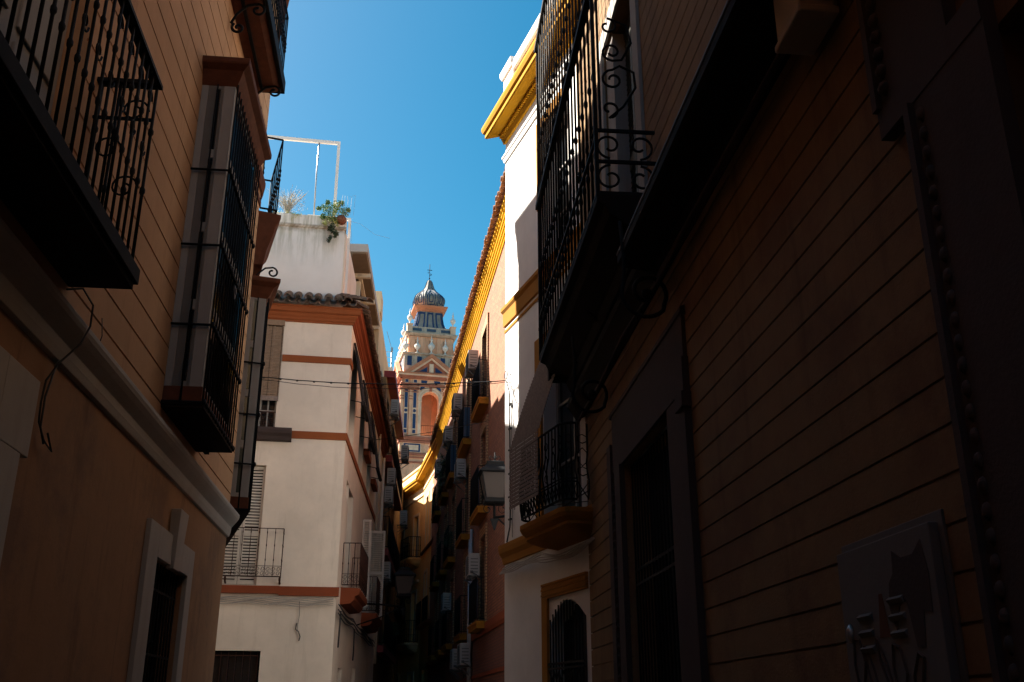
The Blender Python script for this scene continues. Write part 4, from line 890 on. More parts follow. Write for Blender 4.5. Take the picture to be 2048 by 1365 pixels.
# unseen houses added out of view to shade the street and cut skylight
for nm, x0, x1, y0, y1, h, lab in (('k0', -13, -6.6, 15.0, 19.8, 11.75, 'plain unseen cream house added beyond the peach house to shade the white house'), ('kb', -9, 9, -22, -15, 11, 'plain unseen house added behind the viewpoint to darken the near street')):
    mb = MB(W0); zs = [(x0 + 1 + 1.8 * k) for k in range(int((x1 - x0) / 1.8))]
    mb.box(x0, x1, y0, y1, 0, h); mb.box(x0 - .1, x1 + .1, y0 - .1, y1 + .1, h, h + .2)
    n = thing('unseen_shade_house', lab, 'house', ((x0 + x1) / 2, (y0 + y1) / 2, 0)); mb.build('wall', M['cream'], n)
    wn = MB(W0)
    for x in zs:
        for z in frange(1.2, h - 2.2, 3.1): wn.box(x, x + .9, y0 - .03, y0 + .01, z, z + 1.6); wn.box(x, x + .9, y1 - .01, y1 + .03, z, z + 1.6)
    wn.build('window', M['glass'], n)
random.seed(5)
# ============================================================ church tower
Tw = thing('church_tower', 'ornate church tower with blue tile panels, red pediments and an onion dome in the distance', 'tower', FT.P(2.33, -3.05, 0))
HW = 3.05
class TF(Frame):
    """one face of the tower: u = distance from the face's middle, w = outwards from the face plane"""
    def __init__(s, k):
        c = FT.P(2.33, -HW, 0); d, n = FT.d, FT.n
        for _ in range(k): d, n = n, (-d[0], -d[1])
        s.x, s.y = c[0] + n[0] * HW, c[1] + n[1] * HW; s.d, s.n, s.side, s.yaw = d, n, 1, 0
FC = [TF(k) for k in range(4)]
CEN = TF(0); CEN.x, CEN.y = FT.P(2.33, -HW, 0)[:2]
def sq(mb, prof):   # square rings: (half width, z)
    mb.loops([[(-h, -h, z), (h, -h, z), (h, h, z), (-h, h, z)] for h, z in prof], smooth=False)
def tpart(name, mat, fn, split='face', faces=4):
    """the same detail on each face of the tower; split='piece' makes every separate piece its own part"""
    for k in range(faces):
        m_ = MB(FC[k]); fn(m_)
        if split == 'face': m_.build(name, M[mat], Tw); continue
        mk = m_.marks + [(len(m_.v), len(m_.fc))]
        for (v0, f0), (v1, f1) in zip(mk, mk[1:]):
            p_ = MB(FC[k]); p_.v = m_.v[v0:v1]; p_.fc = [tuple(q - v0 for q in f) for f in m_.fc[f0:f1]]; p_.sm = m_.sm[f0:f1]; p_.build(name, M[mat], Tw)
mb = MB(CEN); sq(mb, [(HW + .02, 0), (HW + .02, 25.2), (HW - .0, 25.2), (HW - .0, 27.5)]); mb.build('shaft', M['t_pale'], Tw)
def belts(m):
    for z0, z1, w in ((25.25, 25.4, .14), (25.75, 25.9, .12), (26.05, 26.2, .18), (26.2, 26.34, .10)): m.box(-HW - w, HW + w, -.1, w, z0, z1)
    for z0, z1, w in ((27.35, 27.55, .14), (27.6, 27.78, .20), (27.78, 28.0, .26)): m.box(-HW - w, HW + w, -.1, w, z0, z1)
tpart('string_course', 't_red', belts)
tpart('shaft_pilaster', 't_pale', lambda m: [m.box(s - .22, s + .22, 0, .06, 10, 25.2) for s in (-2.6, -1.5, 1.5, 2.6)], split='piece')
def panels(m):
    for s in (-1.75, 1.75):
        m.box(s - .85, s + .85, -.02, .03, 26.42, 26.56); m.box(s - .85, s + .85, -.02, .03, 27.12, 27.26); m.box(s - .85, s - .68, -.02, .03, 26.56, 27.12); m.box(s + .68, s + .85, -.02, .03, 26.56, 27.12)
tpart('blue_panel', 't_blue', panels)
tpart('panel_field', 't_white', lambda m: [m.box(s - .95, s + .95, -.02, .015, 26.36, 27.33) for s in (-1.75, 1.75)])
# belfry walls with arched openings
AR, SP, BZ = .92, 32.0, 28.0
def wall(m):
    T = .95
    for a, b in ((-HW, -AR), (AR, HW)): m.box(a, b, -T, 0, BZ, 34.75)
    n = 12
    for k in range(n):
        a0, a1 = math.pi * k / n, math.pi * (k + 1) / n
        p = [(AR * math.cos(a0), SP + AR * math.sin(a0)), (AR * math.cos(a1), SP + AR * math.sin(a1)), (AR * math.cos(a1), 34.75), (AR * math.cos(a0), 34.75)]
        m.hull([(u, 0, z) for u, z in p], [(u, -T, z) for u, z in p])
tpart('belfry_wall', 't_pale', wall)
mb = MB(CEN); sq(mb, [(HW - .1, 27.9), (HW - .1, 28.15)]); mb.build('belfry_floor', M['t_white'], Tw)
mb = MB(CEN); sq(mb, [(HW - .1, 34.2), (HW - .1, 34.7)]); mb.build('belfry_ceiling', M['t_in'], Tw)
mb = MB(CEN); mb.box(-.55, .55, -.55, .55, 28.1, 34.3); mb.build('inner_pier', M['t_in'], Tw)
def archring(m):
    n = 14
    for r0, r1, w in ((AR, AR + .16, .10), (AR + .2, AR + .38, .14)):
        for k in range(n):
            a0, a1 = math.pi * k / n, math.pi * (k + 1) / n
            p = [(r0 * math.cos(a0), SP + r0 * math.sin(a0)), (r1 * math.cos(a0), SP + r1 * math.sin(a0)), (r1 * math.cos(a1), SP + r1 * math.sin(a1)), (r0 * math.cos(a1), SP + r0 * math.sin(a1))]
            m.hull([(u, -.05, z) for u, z in p], [(u, w, z) for u, z in p])
    for s in (-1, 1):
        m.box(*sorted((s * AR, s * (AR + .32))), -.05, .10, BZ + .05, SP - .3); m.box(*sorted((s * (AR - .03), s * (AR + .42))), -.3, .17, SP - .3, SP - .18); m.box(*sorted((s * (AR - .02), s * (AR + .36))), -.3, .14, SP - .14, SP)
tpart('arch_moulding', 't_white', archring)
def pil(m):
    for s in (-2.97, -2.06, -1.2, 1.2, 2.06, 2.97):
        m.box(s - .14, s + .14, -.02, .09, BZ + .05, 33.0)
tpart('pilaster', 't_pale', pil, split='piece')
def redbits(m):
    for s in (-2.97, -2.06, 2.06, 2.97):
        for z in (31.95, 32.25): m.box(s - .19, s + .19, 0, .13, z, z + .09)
        m.box(s - .24 - .1, s + .24 + .1, 0, .16, 33.0, 33.12); 
    for s in (-2.52, -1.62, 1.62, 2.52): m.box(s - .42, s + .42, 0, .12, 32.98, 33.1); m.box(s - .42, s + .42, 0, .16, 33.22, 33.34); m.box(s - .42, s + .42, 0, .10, 32.75, 32.83)
    m.box(-HW - .1, HW + .1, -.05, .13, 33.62, 33.74); m.box(-HW - .06, HW + .06, -.05, .09, 33.46, 33.6)
    m.box(-HW - .22, HW + .22, -.05, .24, 34.22, 34.36); m.box(-HW - .3, HW + .3, -.05, .34, 34.36, 34.5)
    for s in (-.13,): m.box(s, -s, -.05, .2, SP + AR, 33.62)
tpart('entablature', 't_red', redbits)
tpart('cornice', 't_white', lambda m: [m.box(-HW - .42, HW + .42, -.05, .44, 34.5, 34.66)])
tpart('cornice_edge', 't_orange', lambda m: [m.box(-HW - .46, HW + .46, -.05, .50, 34.66, 34.80)])
def blues(m):
    for s in (-2.52, -1.62, 1.62, 2.52):
        w = .155
        for z0, z1 in ((28.35, 28.72), (28.85, 30.42), (31.08, 32.72), (32.80, 33.05)): m.box(s - w, s + w, -.02, .035, z0, z1)
        m.hull([(s + .17 * math.cos(a * math.pi / 6), -.02, 30.75 + .17 * math.sin(a * math.pi / 6)) for a in range(12)], [(s + .17 * math.cos(a * math.pi / 6), .036, 30.75 + .17 * math.sin(a * math.pi / 6)) for a in range(12)])
        m.box(s - .16, s + .16, -.02, .036, 33.82, 34.12)
    for s in (-1, 1):
        m.poly([(s * .42, 33.82), (s * 1.0, 33.82), (s * 1.0, 34.12), (s * .34, 34.12)], -.02, .037)
        m.poly([(s * .55, 33.40), (s * 1.05, 33.40), (s * 1.12, 33.0), (s * .9, 33.12)], -.02, .036)
tpart('blue_tile_panel', 't_blue', blues, split='piece')
tpart('panel_border', 't_white', lambda m: [m.box(s - .21, s + .21, -.02, .018, 28.28, 33.1) for s in (-2.52, -1.62, 1.62, 2.52)] + [m.box(s - .22, s + .22, -.02, .02, 33.76, 34.18) for s in (-2.52, -1.62, 1.62, 2.52)])
def rail_(m):
    for z in (28.2, 29.25): m.box(-AR, AR, -.12, -.08, z, z + .05)
    for k in range(9): u = -AR + .1 + k * .2; m.box(u - .012, u + .012, -.11, -.09, 28.2, 29.25)
tpart('railing', 'rust_iron', rail_)
# pediment
def ped(m):
    for w0, w1, a, b, zb in ((.0, .42, 2.9, 37.0, 34.80),):
        m.hull([(-2.95, w0, 34.8), (-2.35, w0, 34.8), (0, w0, 36.62), (0, w0, 37.02)], [(-2.95, w1, 34.8), (-2.35, w1, 34.8), (0, w1, 36.62), (0, w1, 37.02)])
        m.hull([(2.95, w0, 34.8), (0, w0, 37.02), (0, w0, 36.62), (2.35, w0, 34.8)], [(2.95, w1, 34.8), (0, w1, 37.02), (0, w1, 36.62), (2.35, w1, 34.8)])
tpart('pediment', 't_orange', ped)
tpart('pediment_moulding', 't_white', lambda m: [m.hull([(s * 2.3, 0, 34.85), (s * 1.95, 0, 34.85), (0, 0, 36.38), (0, 0, 36.6)], [(s * 2.3, .3, 34.85), (s * 1.95, .3, 34.85), (0, .3, 36.38), (0, .3, 36.6)]) for s in (-1, 1)])
tpart('pediment_field', 't_red', lambda m: [m.hull([(-2.3, -.1, 34.82), (2.3, -.1, 34.82), (0, -.1, 36.5)], [(-2.3, .1, 34.82), (2.3, .1, 34.82), (0, .1, 36.5)])])
tpart('pediment_panel', 't_blue', lambda m: [m.poly([(s * .45, 35.05), (s * 1.25, 35.05), (s * .42, 35.6)], .05, .14) for s in (-1, 1)], split='piece')
tpart('pediment_bracket', 't_white', lambda m: [m.box(-.22, .22, .05, .3, 34.95, 35.9)])
# attic with urns
mb = MB(CEN); sq(mb, [(HW - .18, 34.8), (HW - .18, 36.98)]); mb.build('attic', M['t_grey'], Tw)
tpart('attic_panel', 't_blue', lambda m: [m.box(s - .24, s + .24, -.3, -.15, 35.75 if abs(s) > 2 else 36.1, 36.8) for s in (-2.3, -1.25, 1.25, 2.3)] + [m.box(-.5, .5, -.3, -.152, 36.55, 36.8)], split='piece')
mb = MB(CEN); sq(mb, [(HW - .1, 36.98), (HW + .02, 37.05), (HW + .02, 37.14), (HW - .3, 37.2)]); mb.build('attic_ledge', M['t_grey'], Tw)
mb = MB(CEN); sq(mb, [(HW - .72, 37.15), (HW - .72, 39.35)]); mb.build('drum', M['t_pale'], Tw)
tpart('drum_pilaster', 't_pale', lambda m: [m.box(s - .32, s + .32, -.73, -.60, 37.2, 39.2) for s in (-2.05, -.95, .95, 2.05)], split='piece')
tpart('drum_niche', 't_in', lambda m: [m.box(s - .20, s + .20, -.735, -.712, 37.4, 38.9) for s in (-1.5, 0, 1.5)], split='piece')
mb = MB(CEN); sq(mb, [(HW - .5, 39.28), (HW - .28, 39.42), (HW - .22, 39.5), (HW - .22, 39.6), (HW - .5, 39.66)]); mb.build('drum_ledge', M['t_grey'], Tw)
mb = MB(CEN); sq(mb, [(HW - .55, 39.6), (HW - .55, 40.35)]); mb.build('upper_parapet', M['t_grey'], Tw)
tpart('parapet_panel', 't_blue2', lambda m: [m.box(s - .5, s + .5, -.6, -.52, 39.85, 40.15) for s in (-1.55, 0, 1.55)], split='piece')
mb = MB(CEN)
for a in (-1, 1):
    for b in (-1, 1):
        x, y = a * (HW - .7), b * (HW - .7); mb.box(x - .28, x + .28, y - .28, y + .28, 39.62, 40.5); mb.box(x - .34, x + .34, y - .34, y + .34, 40.5, 40.6)
mb.build('corner_post', M['t_white'], Tw)
URN = [(.005, 0), (.17, .0), (.17, .06), (.07, .12), (.05, .3), (.10, .42), (.22, .62), (.25, .85), (.20, .95), (.10, 1.0), (.13, 1.08), (.08, 1.16), (.05, 1.3), (.10, 1.42), (.05, 1.52), (.03, 1.75), (.002, 1.95)]
def urn(u, w, z, s=1.0):
    m_ = MB(CEN); m_.lathe(u, w, [(r * s * 1.3, z + h * s) for r, h in URN], 12); return m_.build('urn', M['t_urn'], Tw)
L_ = HW - .22
for a in (-2.75, -1.5, 0, 1.5, 2.75):
    for (u, w) in {(a, L_), (-L_, a), (a, -L_), (L_, a)}:
        urn(u, w, 37.18, 1.0 if abs(a) > .1 else 1.12)
for a in (-1, 1):
    for b in (-1, 1): urn(a * (HW - .7), b * (HW - .7), 40.6, .95)
# roof and onion dome: square plan with rounded corners
def rsq(h, z, n=6, c=.3):
    pts = []
    for qx, qy, a0 in ((1, 1, 0), (-1, 1, 90), (-1, -1, 180), (1, -1, 270)):
        for k in range(n + 1):
            a = R_(a0 + 90 * k / n); pts.append((qx * h * (1 - c) + h * c * math.cos(a), qy * h * (1 - c) + h * c * math.sin(a), z))
    return pts
mb = MB(CEN); mb.loops([rsq(h, z, 1, .18) for h, z in ((2.35, 40.3), (1.95, 40.42), (1.68, 40.7), (1.5, 41.2), (1.4, 41.9), (1.36, 42.65))], smooth=False); mb.build('lower_roof', M['t_dome'], Tw)
def ribs(m):
    prof = [(2.28, 40.36), (1.93, 40.47), (1.68, 40.74), (1.5, 41.24), (1.40, 41.92), (1.37, 42.5)]
    for c in (-.95, 0, .95):
        for s in (-1, 1):
            a = [((c + s * .36 * (.75 + .25 * h / 1.4)) * h / 1.45, h - HW + .035, z) for h, z in prof]
            b = [((c + s * .22 * (.75 + .25 * h / 1.4)) * h / 1.45, h - HW + .035, z) for h, z in prof]
            for k in range(len(prof) - 1): m.hull([a[k], b[k], (b[k][0], b[k][1] - .1, b[k][2]), (a[k][0], a[k][1] - .1, a[k][2])], [a[k + 1], b[k + 1], (b[k + 1][0], b[k + 1][1] - .1, b[k + 1][2]), (a[k + 1][0], a[k + 1][1] - .1, a[k + 1][2])])
        m.hull([(c - .33, 1.37 - HW + .04, 42.3), (c + .33, 1.37 - HW + .04, 42.3), (c + .33, 1.37 - HW + .04, 42.52), (c - .33, 1.37 - HW + .04, 42.52)], [(c - .33, 1.3 - HW, 42.3), (c + .33, 1.3 - HW, 42.3), (c + .33, 1.3 - HW, 42.52), (c - .33, 1.3 - HW, 42.52)])
tpart('roof_stripe', 't_blue', ribs)
mb = MB(CEN); sq(mb, [(1.36, 42.6), (1.46, 42.66), (1.50, 42.8), (1.72, 42.98), (1.84, 43.06), (1.86, 43.2), (1.3, 43.32)]); mb.build('dome_cornice', M['t_orange'], Tw)
DP = [(1.30, 43.3), (1.58, 43.65), (1.74, 44.02), (1.77, 44.35), (1.68, 44.65), (1.45, 44.95), (1.12, 45.25), (.78, 45.55), (.56, 45.9), (.43, 46.3), (.34, 46.65), (.2, 46.9), (.05, 47.0)]
def octo(h, z):
    return [(h * 1.03 * math.cos(R_(22.5 + 45 * k)), h * 1.03 * math.sin(R_(22.5 + 45 * k)), z) for k in range(8)]
mb = MB(CEN); mb.loops([octo(h, z) for h, z in DP], smooth=False); mb.build('onion_dome', M['t_dome'], Tw)
mb = MB(CEN)
def dstripe(fr):
    """two nested ogee outlines on each facet"""
    for k in range(8):
        a = R_(45 * k); cx, cy = math.cos(a), math.sin(a); tx, ty = -cy, cx
        def at(h_i, side):
            i = min(len(DP) - 2, int(h_i)); f = h_i - i; h = DP[i][0] * (1 - f) + DP[i + 1][0] * f; z = DP[i][1] * (1 - f) + DP[i + 1][1] * f
            ap = h * 1.03 * math.cos(R_(22.5)) + .02; hw = h * 1.03 * math.sin(R_(22.5)) * side
            return (cx * ap + tx * hw, cy * ap + ty * hw, z)
        for sc, i0, i1 in ((.66, .55, 6.5), (.30, 1.3, 4.6)):
            n = 10
            Lp = [at(i0 + (i1 - i0) * q / n, -sc * (1 - (q / n) ** 4)) for q in range(n + 1)]; Rp = [at(i0 + (i1 - i0) * q / n, sc * (1 - (q / n) ** 4)) for q in range(n + 1)]
            fr.tube(Lp + Rp[::-1] + [Lp[0]], .05, 4)
        fr.tube([(cx * 0 + DP[q][0] * 1.045 * math.cos(a + R_(22.5)), DP[q][0] * 1.045 * math.sin(a + R_(22.5)), DP[q][1]) for q in range(len(DP))], .03, 4)
dstripe(mb); mb.build('dome_stripe', M['t_blue'], Tw)
mb = MB(CEN); mb.tube([(0, 0, 46.9), (0, 0, 48.95)], .035, 5); mb.lathe(0, 0, [(.02, 47.1), (.1, 47.2), (.02, 47.3)], 8); mb.box(-.28, .28, -.02, .02, 48.2, 48.26)
mb.tube(spiral((.12, 0, 47.7), (1, 0), .14, .05, -2.5, 3, 12), .03, 4); mb.tube(spiral((-.12, 0, 47.9), (1, 0), .12, .05, 0, 5, 12), .025, 4); mb.build('cross', M['iron'], Tw)

# ============================================================ terrace frame, plants, antennas
fr_ = thing('terrace_frame', 'white metal pergola frame standing on the roof terrace behind the weathered parapet', 'pergola frame', FB.P(-1.5, -.8, 12.3))
m_ = MB(FB); m_.box(-4.2, -.55, -.66, -.60, 14.62, 14.70); m_.build('top_beam', M['white_metal'], fr_)
m_ = MB(FB); m_.box(-.62, -.55, -.66, -.60, 12.1, 14.62); m_.box(-4.2, -4.13, -.66, -.6, 12.1, 14.62); m_.build('post', M['white_metal'], fr_)
m_ = MB(FB); m_.tube([(-1.06, -.62, 14.62), (-1.07, -.61, 13.8), (-1.05, -.60, 12.3)], .018, 6); m_.build('hanging_tube', M['steel'], fr_)
g2 = thing('terrace_frame', 'smaller white metal frame at the outer corner of the roof terrace', 'pergola frame', FB.P(-.2, -.7, 11))
m_ = MB(FB); m_.box(-1.2, -.18, -.72, -.66, 12.60, 12.67); m_.build('top_beam', M['white_metal'], g2)
m_ = MB(FB); m_.box(-.24, -.17, -.72, -.66, 10.6, 12.60); m_.build('post', M['white_metal'], g2)
# dry shrub
p = FB.P(-1.66, -.32, 12.4)
sh = thing('shrub', 'dry grey shrub growing from the roof parapet next to the corner balcony', 'shrub', p)
m_ = MB(); rnd = random.Random(4)
for k in range(60):
    a = rnd.uniform(0, 6.28); t = rnd.uniform(.15, .8); l = rnd.uniform(.25, .72); e = (p[0] + math.cos(a) * t * .6 * l * 1.6, p[1] + math.sin(a) * t * .4, p[2] + l)
    mid = (p[0] + (e[0] - p[0]) * .35, p[1] + (e[1] - p[1]) * .35, p[2] + l * .5); m_.tube([p, mid, e], .004, 4)
    for q in range(5): f = (mid[0] + rnd.uniform(-.1, .1) + (e[0] - mid[0]) * q / 4, mid[1] + rnd.uniform(-.05, .05), mid[2] + (e[2] - mid[2]) * q / 4 + rnd.uniform(-.03, .06)); m_.tube([mid, f], .002, 3)
m_.build('twig', M['leaf_g'], sh)
m_ = MB()
for k in range(26): leaves(m_, (p[0] + rnd.uniform(-.34, .36), p[1] + rnd.uniform(-.1, .1), p[2] + rnd.uniform(.05, .62)), .12, 26, .017, 1, 40 + k)
m_.build('foliage', M['leaf_g'], sh)
m_ = MB()
for k in range(14): leaves(m_, (p[0] + rnd.uniform(-.3, .3), p[1] - .05 + rnd.uniform(-.05, .05), p[2] + rnd.uniform(-.15, .12)), .08, 26, .018, 1, 70 + k)
m_.build('ground_growth', M['leaf_y'], sh)
# green plant with pot, hanging over
p = FB.P(-.52, -.22, 12.42)
gp = thing('potted_plant', 'bushy green and yellow plant with a clay pot spilling over the parapet corner', 'plant', p)
def blob(name, mat, spots, n, size):
    m_ = MB()
    for i, (du, dw, dz, r) in enumerate(spots):
        q = FB.P(-.52 + du, -.22 + dw, 12.42 + dz); leaves(m_, q, r, n, size, 1, 100 + i)
    return m_.build(name, M[mat], gp)
blob('foliage', 'leaf', [(-.30, 0, .24, .10), (-.16, 0, .28, .12), (0, 0, .32, .13), (.12, .0, .22, .12), (.2, .05, .12, .10), (-.05, .05, .12, .13), (-.42, .02, .20, .06), (.27, 0, .22, .06), (-.12, .08, -.05, .12), (-.3, .06, -.02, .08), (.05, .08, -.10, .10), (-.2, .07, .1, .12), (.1, .05, .36, .07), (-.22, .04, .36, .06)], 170, .022)
blob('pale_foliage', 'leaf_y', [(-.06, .10, .02, .12), (-.15, .11, -.12, .12), (0, .10, -.18, .10), (.1, .08, -.02, .09), (-.25, .09, -.2, .07), (.0, .06, .26, .09)], 95, .021)
blob('hanging_foliage', 'leaf_d', [(-.08, .12, -.30, .09), (-.04, .13, -.42, .085), (-.12, .12, -.36, .07), (.03, .12, -.48, .06), (-.1, .13, -.58, .055), (-.13, .12, -.66, .055), (.0, .12, -.54, .04)], 75, .028)
m_ = MB(W0); q = FB.P(-.40, -.12, 12.33); m_.loops([[(q[0] + r * math.cos(a), q[1] - dy, q[2] + r * math.sin(a)) for a in [math.pi * i / 6 for i in range(12)]] for r, dy in ((.02, -.16), (.09, -.16), (.115, .0), (.10, .06), (.06, .10), (.01, .11))]); m_.build('pot', M['pot'], gp)
m_ = MB()
for k in range(5):
    q = FB.P(-.45 + .08 * k, -.1, 12.45); m_.tube([q, (q[0] + .02, q[1], q[2] + .25 + .07 * k % .3), (q[0] + .05 - .03 * k, q[1], q[2] + .5)], .003, 3)
q = FB.P(-.2, -.1, 12.3); m_.tube([q, (q[0] + .25, q[1], q[2] - .08), (q[0] + .6, q[1], q[2] - .35), (q[0] + .95, q[1], q[2] - .45)], .003, 3); m_.tube([q, (q[0] + .06, q[1], q[2] - .4), (q[0] + .1, q[1], q[2] - .9)], .003, 3); m_.build('stem', M['leaf_g'], gp)
# antenna and thin mast seen before the tower
m_ = MB(FS); m_.tube([(22.5, -.48, 12), (22.5, -.48, 17.2)], .035, 5); m_.tube([(22.5, -.48, 17.2), (22.5, -.75, 18.1)], .018, 4)
for k in range(9): m_.box(22.47, 22.50, -1.2, -.48, 15.0 + .26 * k, 15.012 + .26 * k)
m_.box(22.45, 22.55, -.53, -.43, 17.1, 17.3); tag(m_.build('antenna', M['steel']), 'thin roof antenna with fine horizontal wires just left of the church tower', 'antenna')
# ============================================================ air conditioners
def ac_unit(fr, u, z, label, w=.05, d=.28, l=.80, h=.55, front='out'):
    t = thing('air_conditioner', label, 'air conditioner', fr.P(u, w, z), 'air conditioning units hung on the walls')
    m_ = MB(fr); m_.box(u, u + l, w, w + d, z, z + h); m_.build('casing', M['ac'], t, bevel=.015)
    m_ = MB(fr)
    for k in range(9): m_.box(u + .06, u + l * .68, w + d, w + d + .008, z + .05 + k * (h - .12) / 9, z + .065 + k * (h - .12) / 9 + .014)
    for k in range(6): m_.box(u + .1 + k * l * .1, u + .108 + k * l * .1, w + d + .008, w + d + .014, z + .04, z + h - .05)
    m_.build('fan_grille', M['ac_d'], t)
    m_ = MB(fr)
    for k in range(5): m_.box(u - .006, u + .0, w + .05, w + d - .05, z + .08 + k * .08, z + .10 + k * .08)
    m_.box(u - .03, u, w + d - .11, w + d - .04, z + .06, z + .12); m_.build('side_vent', M['ac_d'], t)
    for uu in (u + .08, u + l - .08): m_ = MB(fr); m_.box(uu - .015, uu + .015, -.0, w + d + .03, z - .045, z - .005); m_.hull([(uu - .012, 0, z - .3), (uu + .012, 0, z - .3), (uu + .012, .03, z - .3), (uu - .012, .03, z - .3)], [(uu - .012, w + d - .05, z - .045), (uu + .012, w + d - .05, z - .045), (uu + .012, w + d, z - .045), (uu - .012, w + d, z - .045)]); m_.build('bracket', M['ac_d'], t)
    m_ = MB(fr); m_.tube([(u - .02, w + d - .07, z + .08), (u - .08, w + .1, z + .02), (u - .1, .02, z - .1), (u - .1, .02, z - .8)], .012, 4); m_.build('hose', M['cable'], t)
    return t
acE = ac_unit(FE, 12.0, 10.40, 'air conditioner on the brick house high under the eave, nearest one to the camera')
def acp(u, z): return Vector(FE.P(u, .05, z))
for (u, z, lab) in ((16.55, 10.56, 'air conditioner on the brick house high under the eave, second from the camera'), (19.95, 10.42, 'air conditioner on the brick house high under the eave, third from the camera'),
                    (24.05, 10.2, 'air conditioner on the brick house high under the eave, last and smallest in that row'), (15.0, 8.05, 'air conditioner on the brick house between the upper and the middle balconies'),
                    (11.1, 4.72, 'air conditioner alone on the dark lower brick wall left of the white house'), (13.0, 2.70, 'air conditioner near street level on the brick house, the nearer of the low pair'),
                    (15.2, 2.68, 'air conditioner near street level on the brick house, the farther of the low pair'), (19.1, 4.62, 'air conditioner in deep shade on the brick house beside a dark middle balcony')):
    copy_thing(acE, acp(u, z), lab)
acS = ac_unit(FS, 13.8, 11.62, 'air conditioner under the maroon eave on the shaded left side', .10)
def acs(u, z, w=.10): return Vector(FS.P(u, w, z))
for (u, z, w, lab) in ((17.6, 10.9, .36, 'air conditioner outside the top balcony, seen against the church tower'), (12.75, 8.85, .14, 'upper one of two stacked air conditioners on the shaded left side'),
                       (12.7, 8.2, .08, 'lower one of two stacked air conditioners on the shaded left side'), (13.2, 5.75, .08, 'air conditioner beside the street lamp on the shaded left side'), (18.6, 8.5, .36, 'small dark air conditioner left of the golden house cornice')):
    copy_thing(acS, acs(u, z, w), lab)
# ============================================================ street lamps
def lamp(name, c, z, label, arm_to, s=1.0):
    """four sided iron lantern on a wall bracket; c=(x,y) axis, z=bottom of the glass"""
    t = thing('street_lamp', label, 'street lamp', (c[0], c[1], z), 'iron street lamps on wall brackets')
    L = Frame(c[0], c[1], -8, -1)
    def ring(h, zz): return [(-h, -h, zz), (h, -h, zz), (h, h, zz), (-h, h, zz)]
    m_ = MB(L); m_.loops([ring(.15 * s, z + .03), ring(.235 * s, z + .47 * s)], smooth=False); m_.build('glass', M['milk'], t)
    m_ = MB(L)
    for a in (-1, 1):
        for b in (-1, 1): m_.tube([(a * .155 * s, b * .155 * s, z), (a * .245 * s, b * .245 * s, z + .48 * s)], .014 * s, 4)
    m_.loops([ring(.16 * s, z - .05), ring(.18 * s, z - .03), ring(.18 * s, z + .03), ring(.15 * s, z + .04)], smooth=False)
    for a in (-1, 1):
        m_.tube([(a * .245 * s, -.245 * s, z + .47 * s), (a * .245 * s, .245 * s, z + .47 * s)], .014, 4); m_.tube([(-.245 * s, a * .245 * s, z + .47 * s), (.245 * s, a * .245 * s, z + .47 * s)], .014, 4)
    m_.build('cage', M['iron'], t)
    m_ = MB(L); m_.loops([ring(.29 * s, z + .475 * s), ring(.28 * s, z + .50 * s), ring(.16 * s, z + .60 * s), ring(.15 * s, z + .62 * s), ring(.15 * s, z + .67 * s), ring(.06 * s, z + .70 * s)], smooth=False)
    m_.tube([(0, 0, z + .68 * s), (0, 0, z + .86 * s)], .012, 5)
    for e in ((1, 0), (-1, 0), (0, 1), (0, -1)): m_.tube(spiral((e[0] * .055 * s, e[1] * .055 * s, z + .76 * s), e, .05 * s, .018 * s, -math.pi / 2, 4.2, 12), .008, 4)
    m_.build('roof', M['iron'], t)
    m_ = MB(L); m_.tube([(0, 0, z - .03), (0, 0, z - .30 * s)], .022, 5)
    ax_, ay_ = arm_to; dx = (ax_ - c[0]); dy = (ay_ - c[1]); du = dx * L.d[0] + dy * L.d[1]; dw = dx * L.n[0] + dy * L.n[1]; ll = math.hypot(du, dw); e = (du / ll, dw / ll)
    m_.tube([(0, 0, z - .28 * s), (e[0] * ll * .5, e[1] * ll * .5, z - .22 * s), (e[0] * ll, e[1] * ll, z - .20 * s)], .024, 5)
    m_.tube([(0, 0, z - .25 * s), (e[0] * ll * .4, e[1] * ll * .4, z - .5 * s), (e[0] * ll, e[1] * ll, z - .75 * s)], .016, 5)
    for q, r in ((.14, .09), (-.12, .08), (.4, .1), (.65, .09)): m_.tube(spiral((e[0] * q, e[1] * q, z - (.14 if q < .2 else .36) * s), e, r, .03, math.pi / 2, 8, 14), .009, 4)
    m_.hull([(-.02, -.07, z - .30), (.02, -.07, z - .30), (.02, .07, z - .30), (-.02, .07, z - .30)], [(-.01, -.01, z - .50), (.01, -.01, z - .50), (.01, .01, z - .50), (-.01, .01, z - .50)])
    m_.build('bracket', M['iron'], t)
    return t
lamp('r', (-.30, 17.0), 4.98, 'large iron street lamp with milky panes hanging in front of the brick house', (.45, 17.1), 1.0)
lamp('l', (-2.74, 25.85), 4.34, 'small dark iron street lamp on a bracket above the street on the left side', (-3.95, 25.8), 1.0)
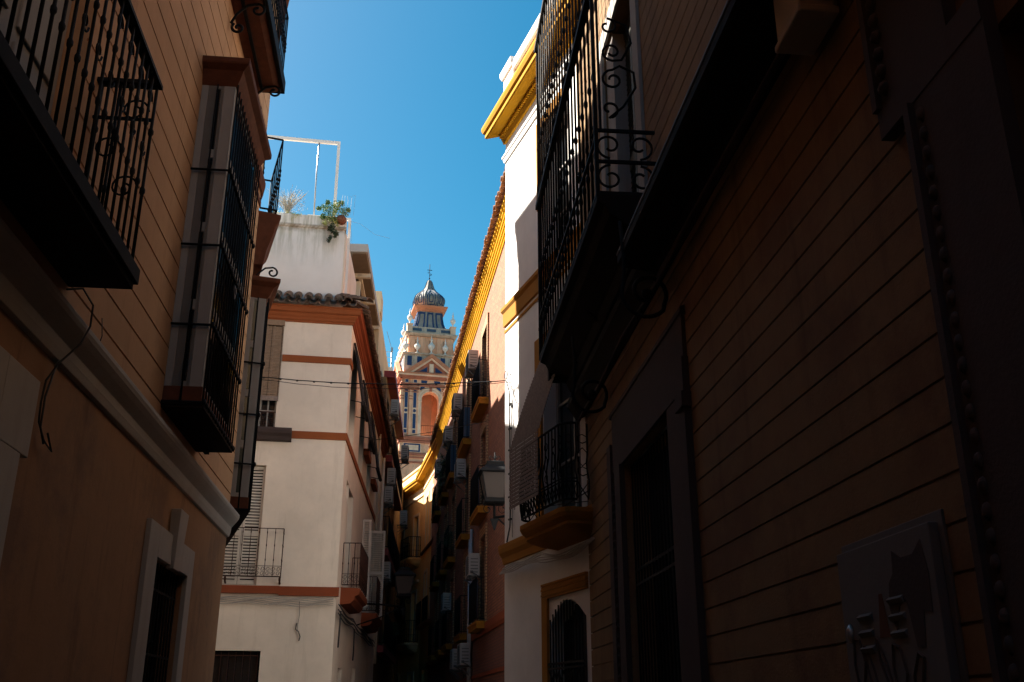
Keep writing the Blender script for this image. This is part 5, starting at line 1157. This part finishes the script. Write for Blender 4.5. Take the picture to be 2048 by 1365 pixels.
# plants on balconies
def plant(fr, u, w, z, label, n=14, r=.28, size=.035, mat='leaf_d', tall=.7):
    q = fr.P(u, w, z); t = thing('balcony_plant', label, 'plant', q)
    m_ = MB(); rnd = random.Random(int(u * 10))
    for k in range(n): leaves(m_, (q[0] + rnd.uniform(-r, r) * .6, q[1] + rnd.uniform(-r, r), q[2] + .2 + rnd.uniform(0, tall)), .14, 40, size, 1, k + int(u * 7))
    m_.build('foliage', M[mat], t)
    m_ = MB(W0); m_.lathe(q[0], q[1], [(.09, q[2]), (.13, q[2] + .22), (.14, q[2] + .24)], 10); m_.build('pot', M['pot'], t)
    return t
plant(FE, 21.9, .14, 9.0, 'dark green plant overflowing a high balcony of the brick house near the golden cornice', 26, .35, .045, 'leaf_d', 1.2)
plant(FE, 18.9, .12, 6.26, 'dark plant on a shaded middle balcony of the brick house')
plant(FE, 25.6, .14, 9.0, 'small dark plant on the farthest high balcony of the brick house', 8, .2)
plant(FS, 18.4, .16, 3.62, 'dark climbing plant on the lowest balcony of the shaded left side', 18, .4, .05, 'leaf_d', 1.0)
# overhead wire
a = Vector((-3.62, 14.45, 6.22)); b = Vector(FD.P(2.57, .06, 5.97)); m_ = MB()
def wire(a, b, sag, r, n=26, jit=0):
    rnd = random.Random(2); return [tuple(a.lerp(b, k / n) + Vector((0, 0, -sag * 4 * (k / n) * (1 - k / n) + rnd.uniform(-jit, jit)))) for k in range(n + 1)]
a2 = Vector(FA2.P(1.0, .02, 6.3)); m_.tube(wire(a2, b, .10, .009, 30, .004), .008, 5); m_.tube(wire(a2 + Vector((0, 0, -.02)), b + Vector((0, 0, -.02)), .15, .006, 30, .006), .005, 4)
for k in range(14):
    t_ = .1 + k * .065; q = a2.lerp(b, t_); q.z -= .1 * 4 * t_ * (1 - t_) + .005; m_.box(q.x - .014, q.x + .014, q.y - .012, q.y + .012, q.z - .011, q.z + .009)
tag(m_.build('overhead_cable', M['cable']), 'black cable strung across the street in front of the church tower', 'cable')
m_ = MB(); m_.tube(wire(Vector(FS.P(6, .05, 8.6)), Vector(FE.P(9.4, .05, 8.2)), .05, .005), .008, 4)
tag(m_.build('overhead_cable', M['cable']), 'second thinner wire crossing lower in front of the tower belfry', 'cable')
